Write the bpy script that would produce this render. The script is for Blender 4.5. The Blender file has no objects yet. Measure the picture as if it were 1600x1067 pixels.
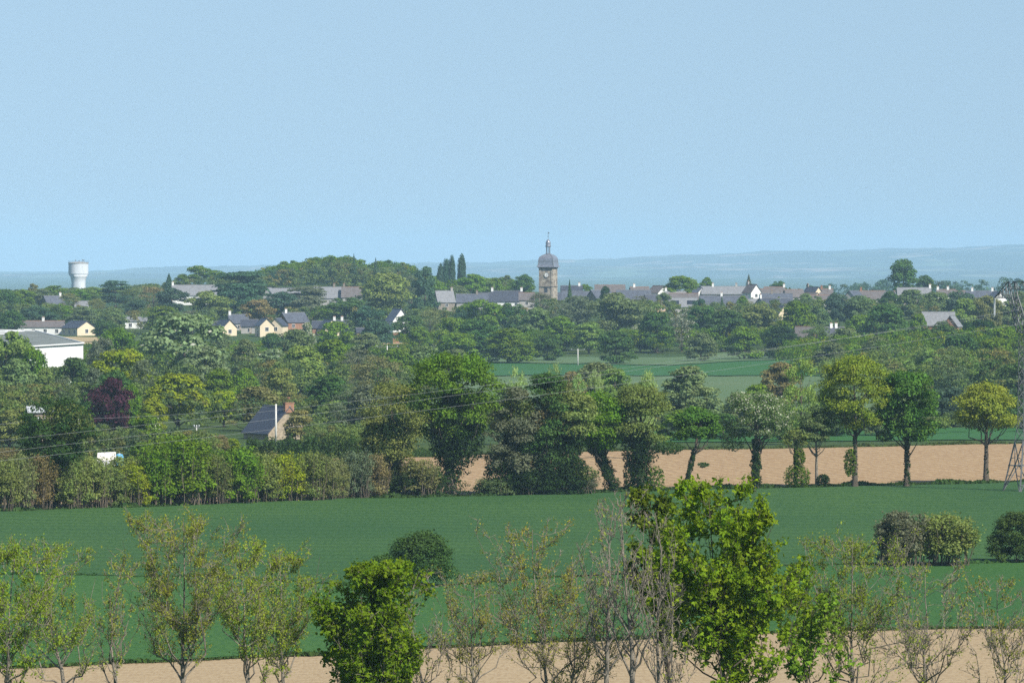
import bpy, bmesh, math, random
import numpy as np
from mathutils import Vector
R = math.radians
sc = bpy.context.scene
COL = sc.collection
# ------------------------------------------------------------------ camera
FPX = 8900.0                     # focal length in photo pixels (1600 wide)
PITCH = math.atan(133.5 / FPX)
cam = bpy.data.cameras.new('camera'); camo = bpy.data.objects.new('camera', cam); COL.objects.link(camo)
cam.sensor_width = 36.0; cam.lens = 36.0 * FPX / 1600.0
cam.clip_start = 0.5; cam.clip_end = 60000
camo.location = (0, 0, 0); camo.rotation_euler = (math.pi / 2 - PITCH, 0, 0)
sc.camera = camo
# ------------------------------------------------------------------ light
SUN_EL, SUN_AZ = R(44), R(138)   # azimuth clockwise from +Y: sun to the right and behind the camera
sd = Vector((math.sin(SUN_AZ) * math.cos(SUN_EL), math.cos(SUN_AZ) * math.cos(SUN_EL), math.sin(SUN_EL)))
sun = bpy.data.lights.new('sun', 'SUN'); suno = bpy.data.objects.new('sun', sun); COL.objects.link(suno)
sun.energy = 5.0; sun.angle = R(0.5); sun.color = (1.0, 0.95, 0.87)
suno.rotation_euler = (-sd).to_track_quat('-Z', 'Y').to_euler()
w = bpy.data.worlds.new('World'); sc.world = w; w.use_nodes = True
nt = w.node_tree; nt.nodes.clear()
sky = nt.nodes.new('ShaderNodeTexSky'); sky.sky_type = 'NISHITA'; sky.sun_disc = False
sky.sun_elevation = SUN_EL; sky.sun_rotation = SUN_AZ
sky.altitude = 0; sky.air_density = 1.0; sky.dust_density = 0.3; sky.ozone_density = 2.0
bg = nt.nodes.new('ShaderNodeBackground'); bg.inputs['Strength'].default_value = 0.092
out = nt.nodes.new('ShaderNodeOutputWorld')
# the photograph's sky is an even mid blue down to the horizon: read the sky model a few degrees higher up
tcw = nt.nodes.new('ShaderNodeTexCoord'); spw = nt.nodes.new('ShaderNodeSeparateXYZ'); cbw = nt.nodes.new('ShaderNodeCombineXYZ'); nmw = nt.nodes.new('ShaderNodeVectorMath'); nmw.operation = 'NORMALIZE'
def wm(op, a, b):
    n = nt.nodes.new('ShaderNodeMath'); n.operation = op
    for i, v in enumerate((a, b)):
        if isinstance(v, (int, float)): n.inputs[i].default_value = v
        else: nt.links.new(v, n.inputs[i])
    return n.outputs[0]
nt.links.new(tcw.outputs['Generated'], spw.inputs[0]); zz_ = spw.outputs[2]
z2_ = wm('ADD', wm('ADD', wm('MULTIPLY', wm('MAXIMUM', zz_, 0), .22), .125), wm('MULTIPLY', wm('POWER', wm('MAXIMUM', zz_, 0), 3.0), 1.4))
nt.links.new(spw.outputs[0], cbw.inputs[0]); nt.links.new(spw.outputs[1], cbw.inputs[1]); nt.links.new(z2_, cbw.inputs[2]); nt.links.new(cbw.outputs[0], nmw.inputs[0]); nt.links.new(nmw.outputs[0], sky.inputs[0])
nt.links.new(sky.outputs[0], bg.inputs[0]); nt.links.new(bg.outputs[0], out.inputs[0])
sc.view_settings.view_transform = 'Standard'; sc.view_settings.look = 'None'
sc.view_settings.exposure = 0.35; sc.view_settings.gamma = 1.0
sc.render.engine = 'CYCLES'
sc.cycles.use_denoising = False
sc.cycles.denoiser = 'OPENIMAGEDENOISE'; sc.cycles.denoising_input_passes = 'RGB_ALBEDO_NORMAL'; sc.cycles.denoising_prefilter = 'ACCURATE'
sc.cycles.max_bounces = 6; sc.cycles.diffuse_bounces = 3; sc.cycles.transmission_bounces = 4
sc.cycles.volume_bounces = 1; sc.cycles.sample_clamp_indirect = 4
sc.render.film_transparent = False

# ------------------------------------------------------------------ coordinates
def P(px, py, d):
    """world point seen at photo pixel (px,py) at forward distance d"""
    u = (px - 800) / FPX; v = -(py - 533.5) / FPX
    y = math.cos(PITCH) + v * math.sin(PITCH); z = -math.sin(PITCH) + v * math.cos(PITCH)
    return Vector((u * d / y, d, z * d / y))
PB = np.array([(-200, -3), (0, -2.2), (25, -5), (100, -13), (200, -22), (300, -27), (380, -28), (700, -28.6), (900, -30), (1000, -30.8),
      (1250, -32.6), (1600, -33.2), (1850, -32.6), (2050, -29.6), (2250, -25), (2400, -22), (2600, -19.5), (2800, -18.7),
      (3000, -21), (3500, -36), (4000, -48), (5000, -62), (8000, -74), (31000, -82)], float)
_yy = np.arange(-400, 31000, 5.0)
_zz = np.interp(_yy, PB[:, 0], PB[:, 1])
_k = np.hanning(21); _k /= _k.sum()
_zz = np.convolve(np.pad(_zz, 10, mode='edge'), _k, 'valid')
RP = np.array([(-1400, 440), (-500, 436), (0, 431), (60, 429), (100, 430), (200, 424), (300, 419), (400, 415), (640, 412), (700, 410), (800, 408), (900, 405),
      (1000, 402), (1100, 397), (1200, 393), (1300, 391), (1400, 389), (1500, 386), (1600, 383), (2000, 380), (3000, 385)], float)
def T(x, y):
    x = np.asarray(x, float); y = np.asarray(y, float)
    z = np.interp(y, _yy, _zz)
    # wooded rise on the left of the village, with a lower shoulder to its left
    z = z + 9.0 * np.exp(-((x + 95) / 75) ** 2 - ((y - 2720) / 170) ** 2)
    z = z + 0.25 * np.sin(x / 37 + 1) * np.sin(y / 61) * np.clip((y - 200) / 800, 0, 1)
    return z
def G(x, y): return float(T(x, y))
def PG(px, d):
    p = P(px, 500, d); return Vector((p.x, p.y, G(p.x, p.y)))
# ------------------------------------------------------------------ object helpers
def tag(o, label=None, cat=None, group=None, kind=None):
    if label: o['label'] = label
    if cat: o['category'] = cat
    if group: o['group'] = group
    if kind: o['kind'] = kind
    return o
def empty(name, loc, rz=0):
    o = bpy.data.objects.new(name, None); COL.objects.link(o); o.location = loc; o.rotation_euler = (0, 0, rz)
    o.empty_display_size = 0.5
    return o
def npmesh(name, V, F, smooth=False):
    me = bpy.data.meshes.new(name)
    V = np.asarray(V, np.float32); F = np.asarray(F, np.int32)
    me.vertices.add(len(V)); me.vertices.foreach_set('co', V.ravel())
    n = F.shape[1]
    me.loops.add(F.size); me.loops.foreach_set('vertex_index', F.ravel())
    me.polygons.add(len(F)); me.polygons.foreach_set('loop_start', np.arange(0, F.size, n, dtype=np.int32))
    me.polygons.foreach_set('loop_total', np.full(len(F), n, np.int32))
    me.polygons.foreach_set('use_smooth', np.full(len(F), smooth, bool))
    me.update(calc_edges=True)
    return me
def ob(name, me, mat=None, parent=None):
    if mat and not me.materials: me.materials.append(mat)
    o = bpy.data.objects.new(name, me); COL.objects.link(o); o.parent = parent
    return o
class MB:
    """collects boxes, prisms, lathes and bars into one mesh"""
    def __init__(s): s.bm = bmesh.new()
    def poly(s, vs, fs):
        bv = [s.bm.verts.new(v) for v in vs]
        for f in fs:
            try: s.bm.faces.new([bv[i] for i in f])
            except ValueError: pass
        return s
    def box(s, x0, x1, y0, y1, z0, z1):
        return s.poly([(x0, y0, z0), (x1, y0, z0), (x1, y1, z0), (x0, y1, z0), (x0, y0, z1), (x1, y0, z1), (x1, y1, z1), (x0, y1, z1)],
                      [(0, 3, 2, 1), (4, 5, 6, 7), (0, 1, 5, 4), (1, 2, 6, 5), (2, 3, 7, 6), (3, 0, 4, 7)])
    def prism(s, pts, off):
        n = len(pts); off = Vector(off)
        vs = [Vector(p) for p in pts] + [Vector(p) + off for p in pts]
        return s.poly(vs, [tuple(range(n))[::-1], tuple(range(n, 2 * n))] + [(i, (i + 1) % n, n + (i + 1) % n, n + i) for i in range(n)])
    def lathe(s, prof, n=24, cx=0, cy=0, rot=0.0):
        vs = []; fs = []
        for r, z in prof:
            for i in range(n):
                a = 2 * math.pi * i / n + rot; vs.append((cx + r * math.cos(a), cy + r * math.sin(a), z))
        for j in range(len(prof) - 1):
            for i in range(n): fs.append((j * n + i, j * n + (i + 1) % n, (j + 1) * n + (i + 1) % n, (j + 1) * n + i))
        fs.append(tuple(range(n))[::-1]); fs.append(tuple(range((len(prof) - 1) * n, len(prof) * n)))
        return s.poly(vs, fs)
    def bar(s, a, b, r, n=4, r2=None):
        a = Vector(a); b = Vector(b); d = (b - a)
        if d.length < 1e-6: return s
        q = d.to_track_quat('Z', 'Y'); r2 = r if r2 is None else r2
        vs = []
        for p, rr in ((a, r), (b, r2)):
            for i in range(n):
                t = 2 * math.pi * i / n + math.pi / 4; vs.append(p + q @ Vector((rr * math.cos(t), rr * math.sin(t), 0)))
        fs = [(i, (i + 1) % n, n + (i + 1) % n, n + i) for i in range(n)] + [tuple(range(n))[::-1], tuple(range(n, 2 * n))]
        return s.poly(vs, fs)
    def mesh(s, name, smooth=False):
        bmesh.ops.recalc_face_normals(s.bm, faces=s.bm.faces)
        me = bpy.data.meshes.new(name); s.bm.to_mesh(me); s.bm.free()
        if smooth:
            for p in me.polygons: p.use_smooth = True
        return me
    def build(s, name, mat, parent=None, smooth=False): return ob(name, s.mesh(name, smooth), mat, parent)
# ------------------------------------------------------------------ materials
def newmat(name):
    m = bpy.data.materials.new(name); m.use_nodes = True; t = m.node_tree
    b = t.nodes['Principled BSDF']; return m, t, b
def N(t, kind, **kw):
    n = t.nodes.new(kind)
    for k, v in kw.items(): setattr(n, k, v)
    return n
def mix(t, a, b, f, mode='MIX'):
    n = t.nodes.new('ShaderNodeMix'); n.data_type = 'RGBA'; n.blend_type = mode
    for i, v in ((6, a), (7, b), (0, f)):
        if hasattr(v, 'links') or hasattr(v, 'is_linked'): t.links.new(v, n.inputs[i])
        elif i == 0: n.inputs[i].default_value = v
        else: n.inputs[i].default_value = (*v[:3], 1)
    return n.outputs[2]
def noise(t, scale, detail=3, vec=None, rough=0.55, lo=0.35, hi=0.65):
    n = N(t, 'ShaderNodeTexNoise'); n.inputs['Scale'].default_value = scale; n.inputs['Detail'].default_value = detail
    n.inputs['Roughness'].default_value = rough
    if vec is not None: t.links.new(vec, n.inputs['Vector'])
    r = N(t, 'ShaderNodeMapRange'); t.links.new(n.outputs[0], r.inputs[0]); r.inputs[1].default_value = lo; r.inputs[2].default_value = hi
    return r.outputs[0]
def pos(t, sx=1, sy=1, sz=1, rz=0, obj=True):
    c = N(t, 'ShaderNodeTexCoord'); m = N(t, 'ShaderNodeMapping')
    m.inputs['Scale'].default_value = (sx, sy, sz); m.inputs['Rotation'].default_value = (0, 0, rz)
    t.links.new(c.outputs['Object'], m.inputs[0]); return m.outputs[0]
def m_plain(name, c, rough=0.8, var=0.25, scale=1.5, metal=0.0, spec=0.3, c2=None, sz=1):
    m, t, b = newmat(name)
    v = pos(t, 1, 1, sz)
    c2 = c2 or tuple(x * (1 - var) for x in c)
    k = mix(t, c, c2, noise(t, scale, 5, v))
    k = mix(t, k, tuple(min(1, x * 1.15) for x in c), noise(t, scale * 5, 3, v, lo=.5, hi=.8))
    t.links.new(k, b.inputs['Base Color']); b.inputs['Roughness'].default_value = rough
    b.inputs['Metallic'].default_value = metal; b.inputs['Specular IOR Level'].default_value = spec
    return m
def m_foliage(name, transl=0.3, var=0.35, nscale=0.35, wood=False):
    m, t, b = newmat(name); t.nodes.remove(b)
    oi = N(t, 'ShaderNodeObjectInfo'); g = N(t, 'ShaderNodeNewGeometry')
    hs = N(t, 'ShaderNodeHueSaturation'); t.links.new(oi.outputs['Color'], hs.inputs['Color'])
    r1 = N(t, 'ShaderNodeMapRange'); t.links.new(g.outputs['Random Per Island'], r1.inputs[0]); r1.inputs[3].default_value = 1 - var; r1.inputs[4].default_value = 1 + var
    t.links.new(r1.outputs[0], hs.inputs['Value'])
    # hue drifts in soft patches through the crown (new growth and older leaves)
    n1 = noise(t, nscale, 3, pos(t), lo=.3, hi=.7)
    r2 = N(t, 'ShaderNodeMapRange'); t.links.new(n1, r2.inputs[0]); r2.inputs[3].default_value = 0.482; r2.inputs[4].default_value = 0.518
    t.links.new(r2.outputs[0], hs.inputs['Hue'])
    # alpha below one marks the share of pale blossom or pale leaf undersides
    sub = N(t, 'ShaderNodeMath', operation='FRACT'); mul = N(t, 'ShaderNodeMath', operation='MULTIPLY'); t.links.new(g.outputs['Random Per Island'], mul.inputs[0]); mul.inputs[1].default_value = 37.7
    t.links.new(mul.outputs[0], sub.inputs[0])
    gt = N(t, 'ShaderNodeMath', operation='GREATER_THAN'); t.links.new(sub.outputs[0], gt.inputs[0]); t.links.new(oi.outputs['Alpha'], gt.inputs[1])
    k = mix(t, hs.outputs[0], (.62, .62, .5), gt.outputs[0])
    if wood:   # whole crowns differ in colour: dark oak, fresh lime green, budding brown
        nz = N(t, 'ShaderNodeTexNoise'); nz.inputs['Scale'].default_value = .085; nz.inputs['Detail'].default_value = 1; t.links.new(pos(t), nz.inputs['Vector'])
        cr = N(t, 'ShaderNodeValToRGB'); cr.color_ramp.interpolation = 'LINEAR'; e = cr.color_ramp.elements
        e[0].position = .32; e[0].color = (.62, .7, .9, 1); e[1].position = .68; e[1].color = (1.6, 1.05, .9, 1)
        for p_, c_ in ((.42, (.8, .85, .8, 1)), (.5, (1.25, 1.25, .75, 1)), (.58, (.8, .8, .75, 1))): q = e.new(p_); q.color = c_
        t.links.new(nz.outputs[0], cr.inputs[0]); k = mix(t, k, cr.outputs[0], 1.0, 'MULTIPLY')
    d = N(t, 'ShaderNodeBsdfDiffuse'); tr = N(t, 'ShaderNodeBsdfTranslucent'); ms = N(t, 'ShaderNodeMixShader')
    t.links.new(k, d.inputs[0])
    k2 = mix(t, k, (1.0, 1.0, .45), 1.0, 'MULTIPLY'); t.links.new(k2, tr.inputs[0])
    ms.inputs[0].default_value = transl; t.links.new(d.outputs[0], ms.inputs[1]); t.links.new(tr.outputs[0], ms.inputs[2])
    t.links.new(ms.outputs[0], t.nodes['Material Output'].inputs[0])
    return m
def m_field(name, c1, c2, c3, fine=(2.5, .35), coarse=.02, rz=0.0, stripe=None, bump=0.0):
    m, t, b = newmat(name)
    k = mix(t, c1, c2, noise(t, 1.0, 4, pos(t, coarse, coarse * .5, 1, rz)))
    k = mix(t, k, c3, noise(t, 1.0, 4, pos(t, fine[0], fine[1], 1, rz), rough=.7, lo=.42, hi=.72))
    if stripe:
        wv = N(t, 'ShaderNodeTexWave'); wv.inputs['Scale'].default_value = stripe[0]; wv.inputs['Distortion'].default_value = 4
        wv.inputs['Detail'].default_value = 3; wv.inputs['Detail Scale'].default_value = .6
        t.links.new(pos(t, 1, 1, 1, stripe[1]), wv.inputs['Vector'])
        r = N(t, 'ShaderNodeMapRange'); t.links.new(wv.outputs[1], r.inputs[0]); r.inputs[4].default_value = stripe[2]
        k = mix(t, k, tuple(x * .62 for x in c1), r.outputs[0])
    t.links.new(k, b.inputs['Base Color']); b.inputs['Roughness'].default_value = .95; b.inputs['Specular IOR Level'].default_value = .1
    return m
M = {}
M['leaf'] = m_foliage('foliage', .4, .38)
M['leaf_wood'] = m_foliage('woodland foliage', .4, .38, .35, True)
M['leaf_near'] = m_foliage('young leaves', .42, .32, 1.2)
M['bark'] = m_plain('bark', (.13, .105, .08), .95, .5, 3, sz=.3)
M['bark_mid'] = m_plain('brown bark', (.17, .14, .1), .95, .6, 4, sz=.3)
M['bark_pale'] = m_plain('pale bark', (.27, .235, .185), .9, .6, 5, sz=.4)
M['ground'] = m_field('rough pasture', (.045, .085, .03), (.07, .1, .015), (.03, .055, .02), (.6, .12), .008)
M['crop'] = m_field('green wheat', (.044, .106, .03), (.062, .13, .032), (.02, .07, .022), (3.2, .4), .03, stripe=(.045, R(97), .35))
M['crop_low'] = m_field('young green crop', (.042, .112, .025), (.055, .13, .028), (.022, .08, .02), (3.2, .6), .02)
M['crop_far'] = m_field('far green crop', (.036, .12, .015), (.045, .13, .045), (.03, .095, .035), (1, .2), .01)
M['meadow'] = m_field('pale meadow', (.1, .16, .065), (.125, .175, .08), (.075, .125, .055), (1, .2), .02)
M['soil'] = m_field('ploughed soil', (.385, .268, .145), (.425, .3, .165), (.27, .165, .085), (1.6, .25), .03, rz=R(-10.7), stripe=(.13, R(-10.7), .42))
M['sand'] = m_field('dry pale soil', (.4, .303, .178), (.43, .33, .195), (.3, .21, .115), (4, .6), .05, stripe=(.2, R(100), .4))
M['stubble'] = m_field('dry grass field', (.42, .33, .18), (.4, .3, .16), (.3, .24, .12), (2, .3), .03)
M['slate'] = m_plain('slate roof', (.10, .11, .135), .5, .35, .8, spec=.5)
M['slate_dark'] = m_plain('dark slate roof', (.06, .066, .085), .5, .3, .8, spec=.5)
M['slate_pale'] = m_plain('weathered slate roof', (.23, .235, .24), .6, .3, 1.2, spec=.4)
M['roof_brown'] = m_plain('brown tile roof', (.15, .132, .125), .8, .3, 1)
M['cream'] = m_plain('cream render', (.72, .6, .42), .9, .1, .5)
M['white'] = m_plain('white render', (.78, .77, .73), .9, .08, .5)
M['grey'] = m_plain('grey render', (.4, .38, .35), .9, .2, .7)
M['stonewall'] = m_plain('stone wall', (.3, .26, .21), .95, .45, 2.5)
M['tanstone'] = m_plain('tan stone wall', (.42, .34, .24), .95, .4, 2.5)
M['brick'] = m_plain('brick', (.36, .19, .12), .9, .35, 2)
M['ochre'] = m_plain('ochre render', (.55, .38, .25), .9, .2, 1)
M['glass'] = m_plain('dark window glass', (.03, .035, .045), .15, .2, 1, spec=.6)
M['trim'] = m_plain('white trim', (.75, .75, .73), .6, .08, 2)
M['warehouse_wall'] = m_plain('white metal cladding', (.8, .8, .77), .6, .05, .3)
M['warehouse_roof'] = m_plain('grey fibre roof', (.2, .22, .2), .9, .4, .25)
M['concrete'] = m_plain('pale concrete', (.64, .67, .7), .85, .2, .35, sz=.25)
M['steel'] = m_plain('galvanised steel', (.16, .165, .17), .6, .3, 1, spec=.5)
M['wire'] = m_plain('aluminium wire', (.34, .35, .34), .5, .1, 1, spec=.5)
M['pole'] = m_plain('concrete post', (.62, .6, .55), .9, .15, 1.5)
M['wood'] = m_plain('weathered timber', (.33, .26, .2), .9, .35, 3)
M['lead'] = m_plain('lead and slate cap', (.3, .31, .35), .28, .35, .9, spec=1.0, metal=.35)
M['paintblue'] = m_plain('blue paint', (.12, .38, .62), .5, .15, 1)
M['tin'] = m_plain('pale metal sheet', (.5, .53, .55), .5, .25, 1)
# church masonry with courses of blocks
m, t, b = newmat('block masonry')
br = N(t, 'ShaderNodeTexBrick'); br.inputs['Scale'].default_value = 1.0; br.inputs['Brick Width'].default_value = 1.1; br.inputs['Row Height'].default_value = .55
br.inputs['Color1'].default_value = (.56, .49, .38, 1); br.inputs['Color2'].default_value = (.27, .225, .175, 1); br.inputs['Mortar'].default_value = (.2, .18, .15, 1); br.inputs['Mortar Size'].default_value = .04
cc = N(t, 'ShaderNodeTexCoord'); sp = N(t, 'ShaderNodeSeparateXYZ'); cb = N(t, 'ShaderNodeCombineXYZ'); ad = N(t, 'ShaderNodeMath', operation='ADD')
t.links.new(cc.outputs['Object'], sp.inputs[0]); t.links.new(sp.outputs[0], ad.inputs[0]); t.links.new(sp.outputs[1], ad.inputs[1])
t.links.new(ad.outputs[0], cb.inputs[0]); t.links.new(sp.outputs[2], cb.inputs[1]); t.links.new(cb.outputs[0], br.inputs['Vector'])
k = mix(t, br.outputs[0], (.13, .105, .085), noise(t, .6, 5, cc.outputs['Object'], lo=.42, hi=.75)); t.links.new(k, b.inputs['Base Color'])
b.inputs['Roughness'].default_value = .95; M['masonry'] = m
# far hills: small fields and woods
m, t, b = newmat('far farmland')
v = N(t, 'ShaderNodeTexVoronoi'); v.inputs['Scale'].default_value = 1; t.links.new(pos(t, .0045, .0022, .0045), v.inputs['Vector'])
cr = N(t, 'ShaderNodeValToRGB'); e = cr.color_ramp.elements; e[0].color = (.03, .06, .03, 1); e[0].position = .45; e[1].color = (.3, .25, .2, 1); e[1].position = .93
e2 = cr.color_ramp.elements.new(.7); e2.color = (.1, .16, .07, 1)
s3 = N(t, 'ShaderNodeSeparateColor'); t.links.new(v.outputs['Color'], s3.inputs[0]); t.links.new(s3.outputs[0], cr.inputs[0])
k = mix(t, cr.outputs[0], (.03, .055, .03), noise(t, 1, 4, pos(t, .006, .003, .006), lo=.4, hi=.55)); t.links.new(k, b.inputs['Base Color']); b.inputs['Roughness'].default_value = 1
M['farland'] = m
# ------------------------------------------------------------------ ground, fields, hills
def grid(xs, ys, zf):
    X, Y = np.meshgrid(xs, ys); Z = zf(X, Y)
    V = np.stack([X, Y, Z], -1).reshape(-1, 3); nx = len(xs); ny = len(ys)
    i = np.arange(nx * ny).reshape(ny, nx)
    F = np.stack([i[:-1, :-1], i[:-1, 1:], i[1:, 1:], i[1:, :-1]], -1).reshape(-1, 4)
    return V, F
xs = np.concatenate([np.arange(-6400, -400, 240), np.arange(-400, 400, 12), np.arange(400, 6401, 240)])
ys = np.concatenate([np.arange(-100, 800, 8), np.arange(800, 3200, 14), np.arange(3200, 30001, 200)])
V, F = grid(xs, ys, T)
o = ob('ground', npmesh('ground', V, F, True), M['ground']); tag(o, kind='structure')
# far hills
def ridge(x, y):
    # skyline height at distance 28 km, in metres
    px = 800 + FPX * x / 28000.0
    h = -(np.interp(px, RP[:, 0], RP[:, 1]) - 400) / FPX * 28000.0
    rr = 3.2 * np.sin(x / 91) + 1.6 * np.sin(x / 33 + 2) + 1.0 * np.sin(x / 13.7) + .7 * np.sin(x / 7.3 + 1)
    h = h + rr
    s = np.clip((y - 18500) / 9500, 0, 1); s = s * s * (3 - 2 * s)
    bank = 13 * np.sin(x / 460 + y / 700) * np.clip((y - 18000) / 3000, 0, 1) * np.clip((27500 - y) / 2000, 0, 1)
    z0 = np.interp(y, _yy, _zz) - 2
    return np.where(y > 28100, h - (y - 28100) * .01, z0 + (h - z0) * s + bank)
V, F = grid(np.concatenate([np.arange(-6200, -2900, 110), np.arange(-2900, 2900, 12), np.arange(2900, 6201, 110)]), np.arange(18000, 30001, 250), ridge)
o = ob('hills', npmesh('hills', V, F, True), M['farland']); tag(o, kind='structure')
def wob(x): return 1.3 * np.sin(x / 9.0) + .8 * np.sin(x / 3.7 + 1) + .5 * np.sin(x / 1.6)
def field(name, near, far, x0, x1, mat, off, wobn=1.0, wobf=1.0, n=120, m=40):
    """sheet between two edge curves: near/far are lists of (world x, distance)"""
    near = np.array(near, float); far = np.array(far, float)
    xs = np.linspace(x0, x1, n); a = np.interp(xs, near[:, 0], near[:, 1]) + wobn * wob(xs); c = np.interp(xs, far[:, 0], far[:, 1]) + wobf * wob(xs + 50)
    tt = np.linspace(0, 1, m)[:, None]
    Y = a[None] * (1 - tt) + c[None] * tt; X = np.repeat(xs[None], m, 0); Z = T(X, Y) + off
    V = np.stack([X, Y, Z], -1).reshape(-1, 3); i = np.arange(n * m).reshape(m, n)
    F = np.stack([i[:-1, :-1], i[:-1, 1:], i[1:, 1:], i[1:, :-1]], -1).reshape(-1, 4)
    o = ob(name, npmesh(name, V, F, True), M[mat]); tag(o, kind='structure'); return o
def edge(pts):
    """pixels on the ground -> (x, distance) found by marching down the ray"""
    res = []
    for px, py in pts:
        d = 300.0
        while d < 3000:
            p = P(px, py, d)
            if p.z < G(p.x, p.y): break
            d += 1.0
        res.append((P(px, py, d).x, d))
    return res
E1 = edge([(-400, 1062), (0, 1046), (300, 1034), (640, 1014), (1100, 996), (1600, 980), (2000, 970)])          # sand | low crop
E2 = edge([(-400, 905), (0, 903), (300, 905), (640, 922), (900, 905), (1300, 886), (1600, 882), (2000, 878)])   # low crop | wheat
E3 = edge([(-400, 820), (0, 803), (250, 796), (520, 783), (800, 778), (1000, 772), (1300, 764), (1600, 757), (2000, 750)])  # wheat | bank
E4 = edge([(-400, 812), (0, 797), (250, 790), (520, 778), (800, 772), (1000, 766), (1300, 758), (1600, 752), (2000, 745)])  # bank | soil
E5 = edge([(-400, 735), (0, 731), (200, 727), (500, 716), (720, 712), (1050, 704), (1300, 700), (1600, 694), (2000, 690)])  # soil far edge
E6 = edge([(400, 700), (1050, 692), (1300, 690), (1600, 688), (2000, 686)])
E7 = edge([(400, 682), (1050, 676), (1300, 672), (1600, 668), (2000, 664)])
field('tan_field', [(-400, 345), (400, 345)], E1, -170, 170, 'sand', .05, n=260)
field('lower_green_field', E1, E2, -190, 190, 'crop_low', .25, n=360)
field('wheat_field', E2, E3, -220, 220, 'crop', .30, n=380, m=60)
field('ploughed_field', E4, E5, -230, 230, 'soil', .12, n=340)
field('green_strip', E6, E7, 10, 230, 'crop_far', .15)
field('valley_field', edge([(600, 588), (1300, 588)]), edge([(700, 563), (900, 566), (1050, 569), (1130, 562), (1250, 559), (1400, 560)]), -30, 125, 'crop_far', .2, 3, 3)
field('pale_meadow', edge([(600, 640), (1300, 640)]), edge([(600, 589), (1300, 589)]), -20, 95, 'meadow', .15, 3, 3)
field('valley_verge', edge([(700, 567), (900, 570), (1050, 572), (1130, 567), (1250, 562), (1400, 562)]), edge([(700, 558), (900, 560), (1050, 560), (1130, 553), (1250, 553), (1400, 554)]), -20, 120, 'meadow', .4, 2, 2)
field('bare_ground', [(-200, 1830), (0, 1850)], [(-200, 2060), (0, 2045)], -178, -142, 'stubble', .15, 2, 2)
field('bare_plot', [(-200, 1850), (0, 1850)], [(-200, 1960), (0, 1960)], -92, -78, 'stubble', .15, 2, 2)
field('garden_plot', [(-200, 1900), (0, 1900)], [(-200, 1990), (0, 1990)], -50, -34, 'stubble', .15, 2, 2)
# ------------------------------------------------------------------ foliage generators
def rnd_unit(rng, n):
    v = rng.normal(size=(n, 3)); return v / np.linalg.norm(v, axis=1)[:, None]
def cards(rng, C, Nn, S, aspect=.75):
    """one small four-cornered leaf or leaf clump per centre"""
    n = len(C); Nn = Nn / (np.linalg.norm(Nn, axis=1)[:, None] + 1e-9)
    t = np.cross(Nn, rnd_unit(rng, n)); t /= np.linalg.norm(t, axis=1)[:, None] + 1e-9
    b = np.cross(Nn, t); S = np.asarray(S)[:, None] * .5
    k = rng.uniform(.6, 1.35, (4, n, 1)); bend = rng.uniform(-.25, .25, (n, 1))
    V = np.stack([C - t * S * k[0], C - b * S * aspect * k[1] + Nn * S * bend, C + t * S * k[2], C + b * S * aspect * k[3] + Nn * S * bend], 1)
    return V.reshape(-1, 3)
def quadfaces(nv): return np.arange(nv).reshape(-1, 4)
ENV = {
 'round': lambda t: np.sqrt(np.clip(1 - (2 * t - 1) ** 2, 0, 1)) ** .8,
 'dome': lambda t: np.sqrt(np.clip(1 - (1.25 * t - .25) ** 2, 0, 1)),
 'bush': lambda t: np.sqrt(np.clip(1 - t ** 2.4, 0, 1)),
 'oval': lambda t: np.sqrt(np.clip(1 - (1.6 * t - .6) ** 2, 0, 1)) * (.75 + .25 * t),
 'tall': lambda t: np.clip(1.05 - t ** 2.2, 0, 1) ** .7,
 'vase': lambda t: np.sqrt(np.clip(1 - (1.7 * t - .9) ** 2, 0.02, 1)),
}
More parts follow.
